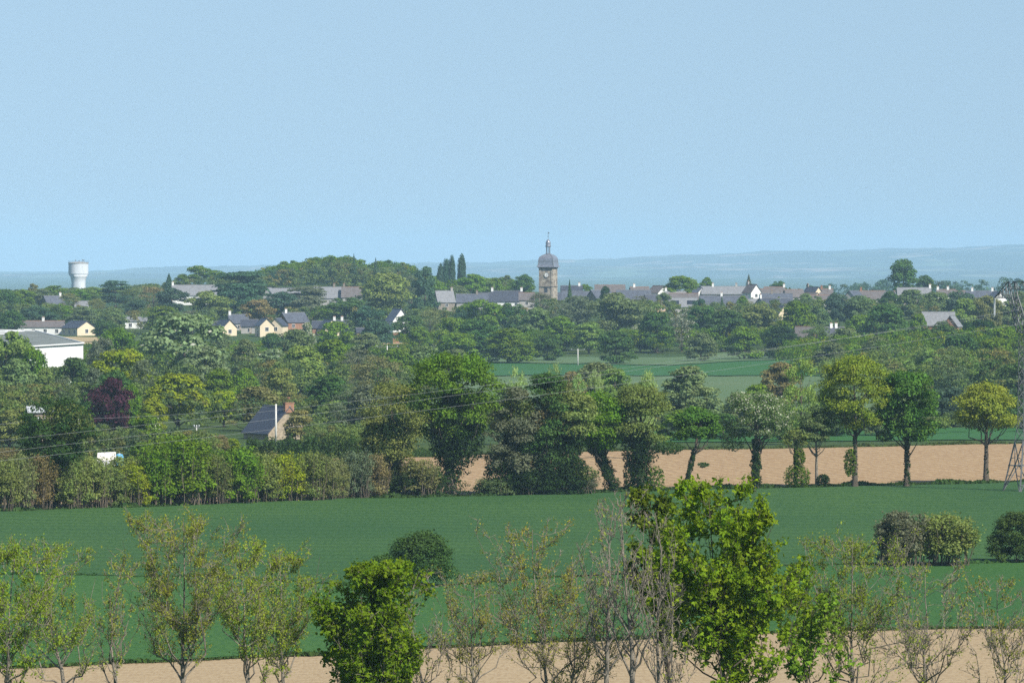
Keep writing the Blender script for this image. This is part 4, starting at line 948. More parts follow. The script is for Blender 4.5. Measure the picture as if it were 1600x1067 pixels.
def van(px, d, L, label, mat='white', name='parked_van', cat='van', rz=0.0, H_=2.1, lift=0.0):
    p = PG(px, d); root = empty(name, (p.x, p.y, p.z + lift), rz); tag(root, label, cat)
    a = L / 2; w_ = .95
    side = [(-a, -w_, .45), (a - .1, -w_, .45), (a, -w_, .9), (a - .9, -w_, 1.2), (a - 1.5, -w_, H_), (-a + .1, -w_, H_), (-a, -w_, 1.4)]
    MB().prism(side, (0, 2 * w_, 0)).build('body', M[mat], root)
    for x in (-a + .9, a - 1.0):
        for y in (-w_ + .02, w_ - .02):
            wl = MB(); wl.bar((x, y - .12, .36), (x, y + .12, .36), .36, 16); wl.build('wheel', M['slate_dark'], root)
    MB().prism([(a - .98, -w_ - .01, 1.25), (a - 1.42, -w_ - .01, H_ - .2), (a - 2.3, -w_ - .01, H_ - .2), (a - 2.3, -w_ - .01, 1.25)], (0, -.02, 0)).build('side_window', M['glass'], root)
    return root
van(683, 1935, 5.2, 'white van parked among trees left of the valley field', H_=2.2)
o = van(694, 1940, 4.2, 'pale car parked right of the white van', 'cream', 'parked_car', 'car', H_=1.5)
def trailer():
    p = PG(166, 760); root = empty('garden_trailer', (p.x, p.y, p.z), R(4)); tag(root, 'white covered trailer in the garden behind the hedge at the left', 'trailer')
    top = P(166, 706, 760).z - p.z; a = 1.25
    MB().prism([(-a, -.9, top - 1.1), (a, -.9, top - 1.1), (a * 1.02, -.9, top - .05), (a * .85, -.9, top), (-a * .95, -.9, top - .12)], (0, 1.8, 0)).build('cover', M['white'], root)
    MB().box(-a, a, -.9, .9, top - 1.9, top - 1.12).build('body', M['tin'], root)
    for s in (-1, 1): MB().bar((0, s * .95 - .1, .35), (0, s * .95 + .1, .35), .35, 16).build('wheel', M['slate_dark'], root)
    MB().box(-.08, .08, -.9, .9, .3, top - 1.9).build('axle', M['steel'], root)
    p = PG(186, 762); r2 = empty('water_tank', p); tag(r2, 'blue plastic tank beside the white trailer', 'tank'); t2 = P(186, 709, 762).z - p.z
    MB().lathe([(.5, t2 - 1.6), (.6, t2 - 1.5), (.6, t2 - .3), (.45, t2 - .05), (.15, t2)], 16).build('barrel', M['paintblue'], r2, True); MB().lathe([(.16, t2 - .01), (.16, t2 + .08)], 12).build('lid', M['trim'], r2)
trailer()
for k, (px, py) in enumerate(((18, 890), (58, 890))):
    p = Vector((edge([(px, 900)])[0][0], edge([(px, 900)])[0][1], 0)); z = G(p.x, p.y)
    o = MB().bar((0, 0, -.3), (0, 0, 1.15), .07, 6, .06).build('fence_post', M['wood']); o.location = (p.x, p.y, z)
    tag(o, ('pale wooden fence post left of the other, at the left field edge', 'pale wooden fence post right of the other, at the left field edge')[k], 'fence post', 'fence posts on the field edge')
# ------------------------------------------------------------------ the row of trees along the ploughed field
def ground_at(px, py):
    (x, d), = edge([(px, py)]); return x, d
def two_tone(o, c, blossom=0.0): o.color = (*c[:3], 1 - blossom)
def row_tree(px, by, top, wpx, cby, label, col, shape='round', K=46, Nc=9000, size=.34, seed=0, rt=.35, ivy=0.0, ivyh=.7, lean=0.0, off=0, blossom=0.0, col2=None, lob=(.17, .32), side=0.0, extra=(), name='field_tree', loose=.14, maxn=16):
    x, d = ground_at(px, by); z0 = G(x, d); s = d / FPX
    Hh = P(px, top, d).z - z0; W = wpx * s; zb = P(px, cby, d).z - z0
    root = empty(name, (x, d, z0)); tag(root, label, 'tree')
    V, C0, lr = crown(seed, Hh, W, max(zb, .2), shape, int(K * 1.3), int(Nc * 1.75), size * .84, lob=(lob[0] * .95, lob[1] * 1.1), loose=loose + .06)
    ox = off * s; V[:, 0] += ox; C0[:, 0] += ox
    cr = ob('crown', npmesh('crown', V, quadfaces(len(V))), M['leaf'], root); two_tone(cr, jit(PAL[col] if isinstance(col, str) else col, rgt), blossom)
    tb = limbs(seed, Hh, max(zb, .8), rt, C0, (lean * s, 0), maxn=maxn, fork=.85, sides=9)
    rng = np.random.default_rng(seed + 5)
    ob('trunk', tb.mesh('trunk'), M['bark' if ivy or rt > .3 else 'bark_pale'], root)
    if ivy:
        n = int(2600 * ivy); t = rng.uniform(0, 1, n) ** .9; zz = t * ivyh * Hh; a = rng.uniform(0, 6.283, n)
        r = ivy * (1.0 - .45 * t) * (1 + .25 * np.sin(zz * 2.3 + a * 2) + .15 * np.sin(zz * 5 + a)) * rng.uniform(.55, 1.12, n)
        C = np.stack([lean * s * zz / Hh + r * np.cos(a), r * np.sin(a), zz], 1); Nn = np.stack([np.cos(a), np.sin(a), .2 + 0 * a], 1) + .6 * rnd_unit(rng, n)
        Vi = cards(rng, C, Nn, .3 * rng.uniform(.5, 1.2, n)); iv = ob('ivy', npmesh('ivy', Vi, quadfaces(len(Vi))), M['leaf'], root); two_tone(iv, PAL['kd'])
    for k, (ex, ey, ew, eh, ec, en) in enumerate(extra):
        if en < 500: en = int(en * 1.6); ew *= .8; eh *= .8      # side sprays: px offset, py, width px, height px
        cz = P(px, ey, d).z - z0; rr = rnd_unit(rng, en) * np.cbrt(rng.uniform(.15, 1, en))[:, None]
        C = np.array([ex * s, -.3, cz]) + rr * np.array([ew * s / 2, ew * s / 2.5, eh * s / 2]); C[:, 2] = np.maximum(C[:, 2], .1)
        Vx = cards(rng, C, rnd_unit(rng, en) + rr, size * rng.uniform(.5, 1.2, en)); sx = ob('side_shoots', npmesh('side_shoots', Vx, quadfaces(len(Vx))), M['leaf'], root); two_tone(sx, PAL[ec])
    return root
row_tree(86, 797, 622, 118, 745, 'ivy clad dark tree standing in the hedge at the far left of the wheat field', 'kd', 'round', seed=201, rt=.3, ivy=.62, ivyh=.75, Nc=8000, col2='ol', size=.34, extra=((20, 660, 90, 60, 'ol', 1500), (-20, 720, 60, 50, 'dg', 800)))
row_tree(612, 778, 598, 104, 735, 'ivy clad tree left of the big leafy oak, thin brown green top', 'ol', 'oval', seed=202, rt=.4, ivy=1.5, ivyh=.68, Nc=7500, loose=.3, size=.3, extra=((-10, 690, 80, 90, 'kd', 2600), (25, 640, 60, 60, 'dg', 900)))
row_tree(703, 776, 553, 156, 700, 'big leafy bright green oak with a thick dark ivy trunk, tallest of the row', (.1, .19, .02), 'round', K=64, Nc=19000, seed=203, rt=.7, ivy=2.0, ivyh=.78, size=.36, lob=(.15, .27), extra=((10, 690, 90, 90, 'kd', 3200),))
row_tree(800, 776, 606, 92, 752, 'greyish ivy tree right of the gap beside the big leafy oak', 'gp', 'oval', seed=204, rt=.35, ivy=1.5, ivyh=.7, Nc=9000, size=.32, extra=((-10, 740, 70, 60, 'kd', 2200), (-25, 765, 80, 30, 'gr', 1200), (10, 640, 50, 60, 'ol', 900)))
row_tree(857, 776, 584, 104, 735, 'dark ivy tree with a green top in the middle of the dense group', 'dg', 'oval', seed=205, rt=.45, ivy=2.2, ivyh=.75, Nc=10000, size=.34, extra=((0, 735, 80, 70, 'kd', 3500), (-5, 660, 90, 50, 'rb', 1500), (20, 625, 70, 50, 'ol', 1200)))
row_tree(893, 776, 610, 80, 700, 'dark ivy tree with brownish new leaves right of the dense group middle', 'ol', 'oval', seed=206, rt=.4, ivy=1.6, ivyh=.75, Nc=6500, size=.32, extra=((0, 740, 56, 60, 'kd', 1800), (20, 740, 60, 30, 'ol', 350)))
row_tree(962, 771, 612, 96, 712, 'tree with a dark trunk leaning left and a fresh green crown', 'mg', 'round', seed=207, rt=.45, ivy=1.0, ivyh=.5, lean=-60, off=-22, Nc=9000, size=.33, extra=((-30, 700, 40, 30, 'dg', 350),))
row_tree(1000, 771, 602, 96, 702, 'grey green tree on two thick ivy covered trunks right of the leaning tree', 'ol', 'oval', seed=208, rt=.45, ivy=1.5, ivyh=.55, Nc=11000, size=.31, extra=((0, 700, 64, 70, 'kd', 1800), (44, 700, 60, 26, 'dg', 420), (24, 750, 30, 50, 'mg', 700), (-16, 740, 22, 70, 'kd', 900)))
row_tree(1070, 768, 636, 74, 692, 'small tree with a compact bright green crown on a slightly leaning bare trunk', (.08, .16, .025), 'dome', K=36, seed=209, rt=.34, ivy=.42, ivyh=.5, lean=30, off=18, Nc=7500, size=.34, extra=((28, 726, 26, 10, 'dg', 60),))
row_tree(1181, 767, 612, 112, 692, 'broad tree dusted with white blossom on a dark fanning trunk', 'gr', 'vase', K=60, seed=210, rt=.4, ivy=.72, ivyh=.52, Nc=10500, size=.28, blossom=.17, lob=(.13, .24), loose=.22, extra=((-36, 690, 50, 40, 'gr', 300),))
row_tree(1243, 765, 668, 46, 700, 'thin dead looking trunk with tufts of leaves and a bush at its base', 'ol', 'oval', K=16, seed=211, rt=.18, ivy=.3, ivyh=.8, Nc=900, size=.26, loose=.4, extra=((2, 745, 44, 42, 'mg', 1500), (6, 715, 24, 40, 'mg', 420)))
row_tree(1276, 764, 634, 62, 702, 'small grey green tree on a pale straight trunk, left of the yellow topped tree', 'gr', 'dome', K=28, seed=212, rt=.24, Nc=5200, size=.3, extra=((10, 750, 26, 26, 'kd', 300),))
row_tree(1336, 764, 556, 108, 680, 'tall oak with a yellow green top and sprouting pale trunk', (.19, .235, .03), 'round', K=60, seed=213, rt=.36, ivy=.32, ivyh=.5, Nc=12500, size=.3, loose=.22, lob=(.14, .26), extra=((-8, 722, 26, 60, 'mg', 450), (-20, 640, 60, 50, 'gr', 1000)))
row_tree(1417, 763, 581, 98, 700, 'dark green leafy tree on a straight dark trunk in the right half of the row', (.062, .125, .022), 'oval', K=54, seed=214, rt=.34, ivy=.42, ivyh=.55, Nc=10000, size=.4, lob=(.15, .3), extra=((-36, 682, 34, 20, 'dg', 160), (20, 670, 60, 30, 'mg', 500)))
row_tree(1541, 757, 598, 106, 676, 'golden green domed tree at the right end of the row beside the pylon', (.175, .215, .03), 'dome', K=54, seed=215, rt=.38, ivy=.3, ivyh=.3, Nc=8500, size=.32, loose=.2, lob=(.15, .26), extra=((0, 655, 90, 40, 'ol', 900),))
# ------------------------------------------------------------------ hazel hedge
def hazel(seed, Hh=7.0, W=6.0, ns=46, Nc=4200, size=.28):
    rng = np.random.default_rng(seed); tb = Tubes(); tips = []
    for i in range(ns):
        a = rng.uniform(0, 6.283); r0 = W * .42 * math.sqrt(rng.uniform(0, 1)); r1 = r0 + rng.uniform(-.05, .16) * W; h = Hh * rng.uniform(.65, 1.0)
        p = curve((r0 * math.cos(a), r0 * math.sin(a), -.2), (r1 * math.cos(a), r1 * math.sin(a), h), rng, .04, 6, -.05)
        tb.add(p, np.linspace(rng.uniform(.05, .1), .015, 6), 4); tips.append(p)
        for k in range(3):
            t0 = rng.uniform(.35, .9); q = p[0] + (p[-1] - p[0]) * t0; e = q + rnd_unit(rng, 1)[0] * np.array([1, 1, .4]) * W * .12 + np.array([0, 0, Hh * .12])
            pq = curve(q, e, rng, .06, 4); tb.add(pq, np.linspace(.03, .01, 4), 3); tips.append(pq)
    A = np.concatenate(tips); idx = rng.integers(0, len(A), Nc * 3)
    C = A[idx] + rng.normal(0, .34, (Nc * 3, 3)); keep = rng.uniform(0, 1, Nc * 3) < np.clip((C[:, 2] / Hh) ** 1.2 * 1.4, .16, 1); C = C[keep & (C[:, 2] > .1)][:Nc]
    V = cards(rng, C, rnd_unit(rng, len(C)) + np.array([0, 0, .4]), size * rng.uniform(.5, 1.3, len(C)))
    V2, _, _ = crown(seed + 9, Hh, W * 1.05, Hh * .04, 'bush', 34, int(Nc * 1.1), size * 1.15, lob=(.16, .34), loose=.25); V = np.concatenate([V, V2])
    f = npmesh('foliage', V, quadfaces(len(V))); f.materials.append(M['leaf']); s = tb.mesh('stems'); s.materials.append(M['bark_mid']); return f, s
HZ = [hazel(s) for s in (301, 302, 303, 304, 305)]
HZd = [hazel(s, Nc=6500, size=.32) for s in (311, 312)]
def shrub(px, by, top, wpx, label, col='ol', dense=False, name='hedge_shrub', cat='shrub', dback=1.5, group=None):
    x, d = ground_at(px, by); d += dback; z0 = G(x, d); hh = P(px, top, d).z - z0; W = wpx * d / FPX
    f, s = rgt.choice(HZd if dense else HZ); root = empty(name, (x, d, z0), rgt.uniform(0, 6.28)); root.scale = (W / 5.4, W / 5.4, hh / 7.1)
    c = bpy.data.objects.new('foliage', f); COL.objects.link(c); c.parent = root; c.color = jit(PAL[col] if isinstance(col, str) else col, rgt)
    k = bpy.data.objects.new('stems', s); COL.objects.link(k); k.parent = root
    return tag(root, label, cat, group)
HED = [(5, 802, 712, 44, 'ol', 0, 'olive brown hedge shrub at the left edge of the wheat field'), (32, 801, 702, 46, 'br', 0, 'bare brown hedge shrub left of the ivy clad hedge tree'),
 (60, 800, 706, 44, 'rb', 0, 'reddish twiggy hedge shrub directly left of the ivy clad hedge tree'), (112, 798, 716, 50, 'ol', 0, 'thin hedge shrub directly right of the ivy clad hedge tree'),
 (142, 797, 712, 50, 'ol', 0, 'olive hedge shrub in front of the white trailer'), (174, 796, 722, 52, 'ol', 0, 'olive hedge shrub in front of the blue tank'),
 (208, 795, 720, 50, 'yg', 0, 'yellow green hedge shrub right of the blue tank'), (246, 794, 696, 52, 'mg', 1, 'left half of the tall green hump in the hedge'),
 (284, 793, 678, 84, 'mg', 1, 'highest green hump in the hedge, left of the sandy gap'), (340, 791, 706, 40, 'ol', 0, 'olive hedge shrub right of the sandy gap'),
 (372, 790, 694, 64, 'mg', 1, 'green hump in the hedge below the farmhouse'), (410, 788, 704, 56, 'ol', 0, 'olive hedge shrub below the farmhouse roof'),
 (445, 787, 704, 54, 'yg', 0, 'yellow green hedge shrub below the farmhouse gable'), (480, 786, 702, 54, 'ol', 0, 'thin olive hedge shrub right of the farmhouse'),
 (508, 785, 706, 44, 'br', 0, 'brown hedge shrub left of the bare soil gap'), (556, 782, 700, 46, 'gp', 0, 'grey twiggy hedge shrub left of the ivy tree'),
 (584, 781, 706, 44, 'rb', 0, 'reddish twiggy hedge shrub at the foot of the left ivy tree'), (655, 779, 712, 52, 'br', 0, 'brown twiggy shrub between the ivy tree and the big oak'),
 (640, 779, 730, 44, 'kd', 1, 'low dark shrub left of the big oak trunk'), (672, 778, 726, 40, 'kd', 1, 'low dark shrub touching the big oak trunk'),
 (775, 777, 742, 50, 'gr', 1, 'low grey green bramble left of the dense group of ivy trees'), (830, 777, 726, 60, 'kd', 1, 'dark shrub under the dense group of ivy trees'),
 (910, 775, 736, 46, 'gp', 0, 'sparse twiggy shrub right of the dense group of ivy trees'), (310, 791, 720, 34, 'gr', 0, 'thin shrub in the sandy gap of the hedge'), (530, 783, 712, 30, 'br', 0, 'thin shrub in the bare soil gap')]
for px, by, top, wd, c, dn, lab in HED: shrub(px, by, top + 5, wd, lab, c, bool(dn))
for i, h in enumerate(HED):
    if h[0] > 600 or i % 5 == 4: continue
    px = h[0] + 12
    shrub(px, np.interp(px, [0, 600], [801, 780]), 712 + rgt.uniform(-6, 8), 58, 'rear shrub behind the ' + h[6], ('ol', 'br', 'mg', 'ol', 'yg')[i % 5], i % 3 == 0, dback=7, group='second line of hedge shrubs')

# clipped hedge in front of the farmhouse
def long_hedge(name, p0, p1, d0, d1, top0, top1, thick, label, col, seed):
    rng = np.random.default_rng(seed); a = PG(p0, d0); b = PG(p1, d1); n = 7000; t = rng.uniform(0, 1, n)
    h = (P(p0, top0, d0).z - a.z) * (1 - t) + (P(p1, top1, d1).z - b.z) * t; h = h * (1 + .08 * np.sin(t * 40) + .05 * np.sin(t * 93))
    th = rng.uniform(0, math.pi, n); rr = rng.uniform(.85, 1.05, n)
    x = a.x + (b.x - a.x) * t; y = a.y + (b.y - a.y) * t - np.cos(th) * thick * rr; z = T(x, y) + np.clip(np.sin(th) ** .6 * h * rr * rng.uniform(.35, 1, n) ** .35, .1, None)
    C = np.stack([x, y, z], 1); Nn = np.stack([0 * x, -np.cos(th), np.sin(th)], 1) + .6 * rnd_unit(rng, n)
    V = cards(rng, C, Nn, .32 * rng.uniform(.5, 1.3, n)); o = ob(name, npmesh(name, V, quadfaces(len(V))), M['leaf']); o.color = (*PAL[col], 1); return tag(o, label, 'hedge')
long_hedge('clipped_hedge', 385, 585, 800, 780, 684, 680, 1.2, 'long low clipped hedge in front of the farmhouse', 'dg', 1)
long_hedge('field_hedge', 0, 60, 800, 800, 700, 702, 1.5, 'clipped brownish hedge at the left edge behind the field shrubs', 'rb', 2)
long_hedge('roadside_hedge', 620, 730, 830, 830, 700, 702, 1.0, 'low dark hedge seen behind the big leafy oak', 'dg', 3)
# bushes standing in the field margin
BSH = [(600, 922, 868, 66, 'dg', 'lower dark bush on the left of the pair in the green field'), (655, 920, 830, 106, 'dg', 'large dark round bush in the middle of the green field'),
       (1406, 888, 798, 66, 'gp', 'greyish thorn bush, leftmost of the two side by side on the right'), (1478, 887, 804, 78, 'ol', 'rounded olive bush right of the greyish thorn bush'),
       (1588, 882, 800, 82, 'dg', 'dark rounded bush at the right edge of the field')]
for px, by, top, wpx, c, lab in BSH:
    if c == 'dg':
        x, d = ground_at(px, by); z0 = G(x, d); s = d / FPX; root = empty('field_bush', (x, d, z0)); tag(root, lab, 'bush')
        V, C0, lr = crown(400 + px, P(px, top, d).z - z0, wpx * s * 1.1, .02, 'bush', 85, 14000, .2, lob=(.18, .32), loose=.15)
        cr = ob('foliage', npmesh('foliage', V, quadfaces(len(V))), M['leaf'], root); two_tone(cr, jit((.045, .085, .022), rgt))
        ob('stems', limbs(px, 3, .3, .1, C0, fork=.6).mesh('stems'), M['bark'], root)
    else:
        shrub(px, by, top, wpx, lab, c, True, 'field_bush', 'bush', 0)
# rough grass on the banks: uncountable
def tufts(name, pts, spread, n, size, col, label, seed):
    rng = np.random.default_rng(seed); pts = np.array(pts, float); o_ = np.argsort(pts[:, 0]); pts = pts[o_]
    x = rng.uniform(pts[0, 0], pts[-1, 0], n); y = np.interp(x, pts[:, 0], pts[:, 1]) + rng.normal(0, spread, n) + wob(x)
    S = size * rng.uniform(.4, 1.4, n) * (1 + .6 * np.sin(x / 3.1) * np.sin(x / 1.3)); C = np.stack([x, y, T(x, y) + S * .35 + .1], 1)
    Nn = rnd_unit(rng, n); Nn[:, 2] *= .4
    V = cards(rng, C, Nn, np.abs(S), .8); o = ob(name, npmesh(name, V, quadfaces(len(V))), M['leaf']); o.color = (*col, 1); return tag(o, label, 'grass', kind='stuff')
def between(A, B, f): return [(a[0], a[1] * (1 - f) + b[1] * f) for a, b in zip(A, B)]
tufts('bank_grass', between(E3, E4, .4), 1.4, 26000, .42, (.06, .11, .03), 'rough grass on the bank below the tree row', 1)
tufts('margin_grass', E2, .8, 7000, .28, (.06, .13, .035), 'rough grass strip between the two green fields', 2)
tufts('edge_grass', E1, .35, 9000, .2, (.07, .12, .03), 'grass edge between the dry soil and the green field', 3)
tufts('soil_edge_grass', E5, 1.2, 12000, .4, (.08, .12, .035), 'grass along the far side of the ploughed field', 4)
# ------------------------------------------------------------------ pylon and its wires
def pylon():
    px, d = 1603, 688; s = d / FPX; b = PG(px, d); z0 = b.z; Z = lambda y: P(px, y, d).z - z0
    root = empty('electricity_pylon', (b.x, d, z0), R(-64)); tag(root, 'tall steel lattice electricity pylon at the right edge', 'pylon')
    def tower(m, levels, rad):
        # levels: (half width, z); square lattice with crossed bracing on each face
        for (w1, z1), (w2, z2) in zip(levels[:-1], levels[1:]):
            c1 = [(-w1, -w1, z1), (w1, -w1, z1), (w1, w1, z1), (-w1, w1, z1)]; c2 = [(-w2, -w2, z2), (w2, -w2, z2), (w2, w2, z2), (-w2, w2, z2)]
            for i in range(4):
                j = (i + 1) % 4; m.bar(c1[i], c2[i], rad * 1.5); m.bar(c1[i], c2[j], rad); m.bar(c1[j], c2[i], rad); m.bar(c2[i], c2[j], rad)
    lw = [(2.0, -.4), (1.35, Z(727)), (.85, Z(690))]
    m = MB()
    # splayed base with star node in each face
    w1, w2 = 2.1, .95; za, zb_, zm = 0.0, Z(690), Z(727)
    for i in range(4):
        q = lambda w, z, k: ((-w, -w, z), (w, -w, z), (w, w, z), (-w, w, z))[k % 4]
        m.bar(q(w1, -.5, i), q(w2, zb_, i), .11)
        mid1 = Vector(q((w1 + w2) / 2, zm, i)); mid2 = Vector(q((w1 + w2) / 2, zm, i + 1)); node = (mid1 + mid2) / 2
        for e in (q(w1, za, i), q(w1, za, i + 1), q(w2, zb_, i), q(w2, zb_, i + 1), mid1, mid2): m.bar(node, e, .07)
        for f in (.33, .66):
            for kk in (i, i + 1):
                A = Vector(q(w1, za, kk)).lerp(Vector(q(w2, zb_, kk)), f / 2); B = Vector(q(w1, za, kk)).lerp(node, f); m.bar(A, B, .045)
                A = Vector(q(w1, za, kk)).lerp(Vector(q(w2, zb_, kk)), 1 - f / 2); B = Vector(q(w2, zb_, kk)).lerp(node, f); m.bar(A, B, .045)
        m.bar(q(w2, zb_, i), q(w2, zb_, i + 1), .06)
        m.lathe([(.02, zm - .2), (.2, zm), (.02, zm + .2)], 6, node.x, node.y)
    m.build('leg_section', M['steel'], root)
    m = MB(); L = [(.95, Z(690))] + [(np.interp(y, [520, 656, 690], [.62, .7, .95]), Z(y)) for y in (672, 656, 640, 622, 604, 586, 568, 552, 536, 521)]; tower(m, L, .03); m.build('body', M['steel'], root)
    # forked head: two raking columns, bridge and arms
    hd = MB(); zt = Z(440); zs = Z(521); za2 = Z(466)
    for sx in (-1, 1):
        n = 5
        for k in range(n):
            f1, f2 = k / n, (k + 1) / n
            x1, x2 = sx * (.6 + 2.3 * f1), sx * (.6 + 2.3 * f2); g1, g2 = .55 - .12 * f1, .55 - .12 * f2; z1, z2 = zs + (za2 - zs) * f1, zs + (za2 - zs) * f2
            for sy in (-1, 1):
                for o1 in (-g1, g1): hd.bar((x1 + o1, sy * g1, z1), (x2 + (g2 if o1 > 0 else -g2), sy * g2, z2), .07)
                hd.bar((x1 - g1, sy * g1, z1), (x2 + g2, sy * g2, z2), .045); hd.bar((x1 + g1, sy * g1, z1), (x2 - g2, sy * g2, z2), .045); hd.bar((x2 - g2, sy * g2, z2), (x2 + g2, sy * g2, z2), .045)
            hd.bar((x1 - g1, -g1, z1), (x2 - g2, g2, z2), .04); hd.bar((x1 + g1, -g1, z1), (x2 + g2, g2, z2), .04)
        for sy in (-.42, .42):   # top of the head and outer arm
            hd.bar((sx * 2.5, sy, za2), (sx * 3.4, sy, zt), .07); hd.bar((sx * 3.35, sy, za2), (sx * 3.4, sy, zt), .06); hd.bar((sx * 3.4, sy, zt), (sx * 7.4, 0, za2), .07); hd.bar((sx * 3.3, sy, za2 + .02), (sx * 7.4, 0, za2), .07)
            for k in range(1, 5):
                f = k / 5; xa = 3.4 + 4 * f; hd.bar((sx * xa, sy * (1 - f), zt + (za2 - zt) * f), (sx * xa, sy * (1 - f), za2), .04)
                f0 = (k - 1) / 5; hd.bar((sx * (3.4 + 4 * f0), sy * (1 - f0), za2), (sx * xa, sy * (1 - f), zt + (za2 - zt) * f), .04)
    for sy in (-.42, .42):
        hd.bar((-3.4, sy, zt), (3.4, sy, zt), .07); hd.bar((-3.3, sy, zt - .95), (3.3, sy, zt - .95), .06)
        for k in range(8):
            xa, xb = -3.3 + 6.6 * k / 8, -3.3 + 6.6 * (k + 1) / 8
            hd.bar((xa, sy, zt - .95 if k % 2 else zt), (xb, sy, zt if k % 2 else zt - .95), .04)
    for k in range(9): xa = -3.3 + 6.6 * k / 8; hd.bar((xa, -.42, zt), (xa, .42, zt), .04)
    hd.build('head', M['steel'], root)
    tips = []
    for x, zt_ in ((-7.4, za2), (0, zt - .95), (7.4, za2)):
        ln = 2.3; i_ = MB()
        i_.lathe([(.03, zt_)] + [(r, zt_ - .2 - k * .12 - dz) for k in range(16) for r, dz in ((.05, 0), (.15, .03), (.15, .06), (.05, .09))] + [(.03, zt_ - ln)], 8, x, 0)
        i_.build('insulator', M['concrete'], root)
        a = R(-64); tips.append(Vector((b.x + x * math.cos(a), d + x * math.sin(a), z0 + zt_ - ln)))
    return tips
tips = pylon()
def wire(a, b, sag, r, label, name='power_line'):
    tb = Tubes(); n = 60; t = np.linspace(0, 1, n)[:, None]; p = np.array(a)[None] * (1 - t) + np.array(b)[None] * t; p[:, 2] -= (4 * sag * t * (1 - t))[:, 0]
    tb.add(p, np.full(n, r), 5); o = ob(name, tb.mesh(name), M['wire']); return tag(o, label, 'power line', 'power lines across the valley')
tips.sort(key=lambda v: v.x)
for tp, (ex, ey, ed), nm in zip(tips, ((-420, 730, 560), (-420, 752, 552), (-420, 764, 545)), ('upper', 'middle', 'lower')):
    wire(tp, P(ex, ey, ed), .9 + (0 if nm == 'upper' else .25), .009, nm + ' of the three pale power lines slanting from the pylon to the left edge')
for tp, (ex, ey, ed), nm in zip(tips, ((1900, 470, 800), (1950, 450, 815), (2000, 470, 830)), ('upper', 'middle', 'lower')):
    pass
a = PG(431, 905); b_ = PG(64.5, 800)
wire(P(431, 633, 905), P(64.5, 655, 800), .5, .014, 'thin telephone line between the concrete pole and the wooden pole', 'telephone_line')
wire(P(64.5, 655, 800), P(-120, 668, 780), .3, .014, 'thin telephone line from the wooden pole to the left edge', 'telephone_line')
# ------------------------------------------------------------------ young trees in the foreground
def leafquads(rng, C, S, maple=False):
    """leaves: a folded pair of quads each; maple leaves are broader"""
    n = len(C); Nn = rnd_unit(rng, n) + np.array([.1, -.25, .55]); Nn /= np.linalg.norm(Nn, axis=1)[:, None]
    t = np.cross(Nn, rnd_unit(rng, n)); t /= np.linalg.norm(t, axis=1)[:, None] + 1e-9; t[:, 2] -= .35; b = np.cross(Nn, t)
    S = S[:, None]; wdt = .55 if maple else .3
    tip = C + t * S; l = C + t * S * .45 + b * S * wdt + Nn * S * .14; r = C + t * S * .45 - b * S * wdt + Nn * S * .14
    if not maple: return np.stack([C, r, tip, l], 1).reshape(-1, 3)
    l2 = C + t * S * .12 + b * S * .5; r2 = C + t * S * .12 - b * S * .5; ml = C + t * S * .5 + b * S * .16; mr = C + t * S * .5 - b * S * .16
    # five pointed outline out of three quads
    q1 = np.stack([C, mr, tip, ml], 1); q2 = np.stack([C, ml, l, l2], 1); q3 = np.stack([C, r2, r, mr], 1)
    return np.concatenate([q1, q2, q3], 1).reshape(-1, 3)
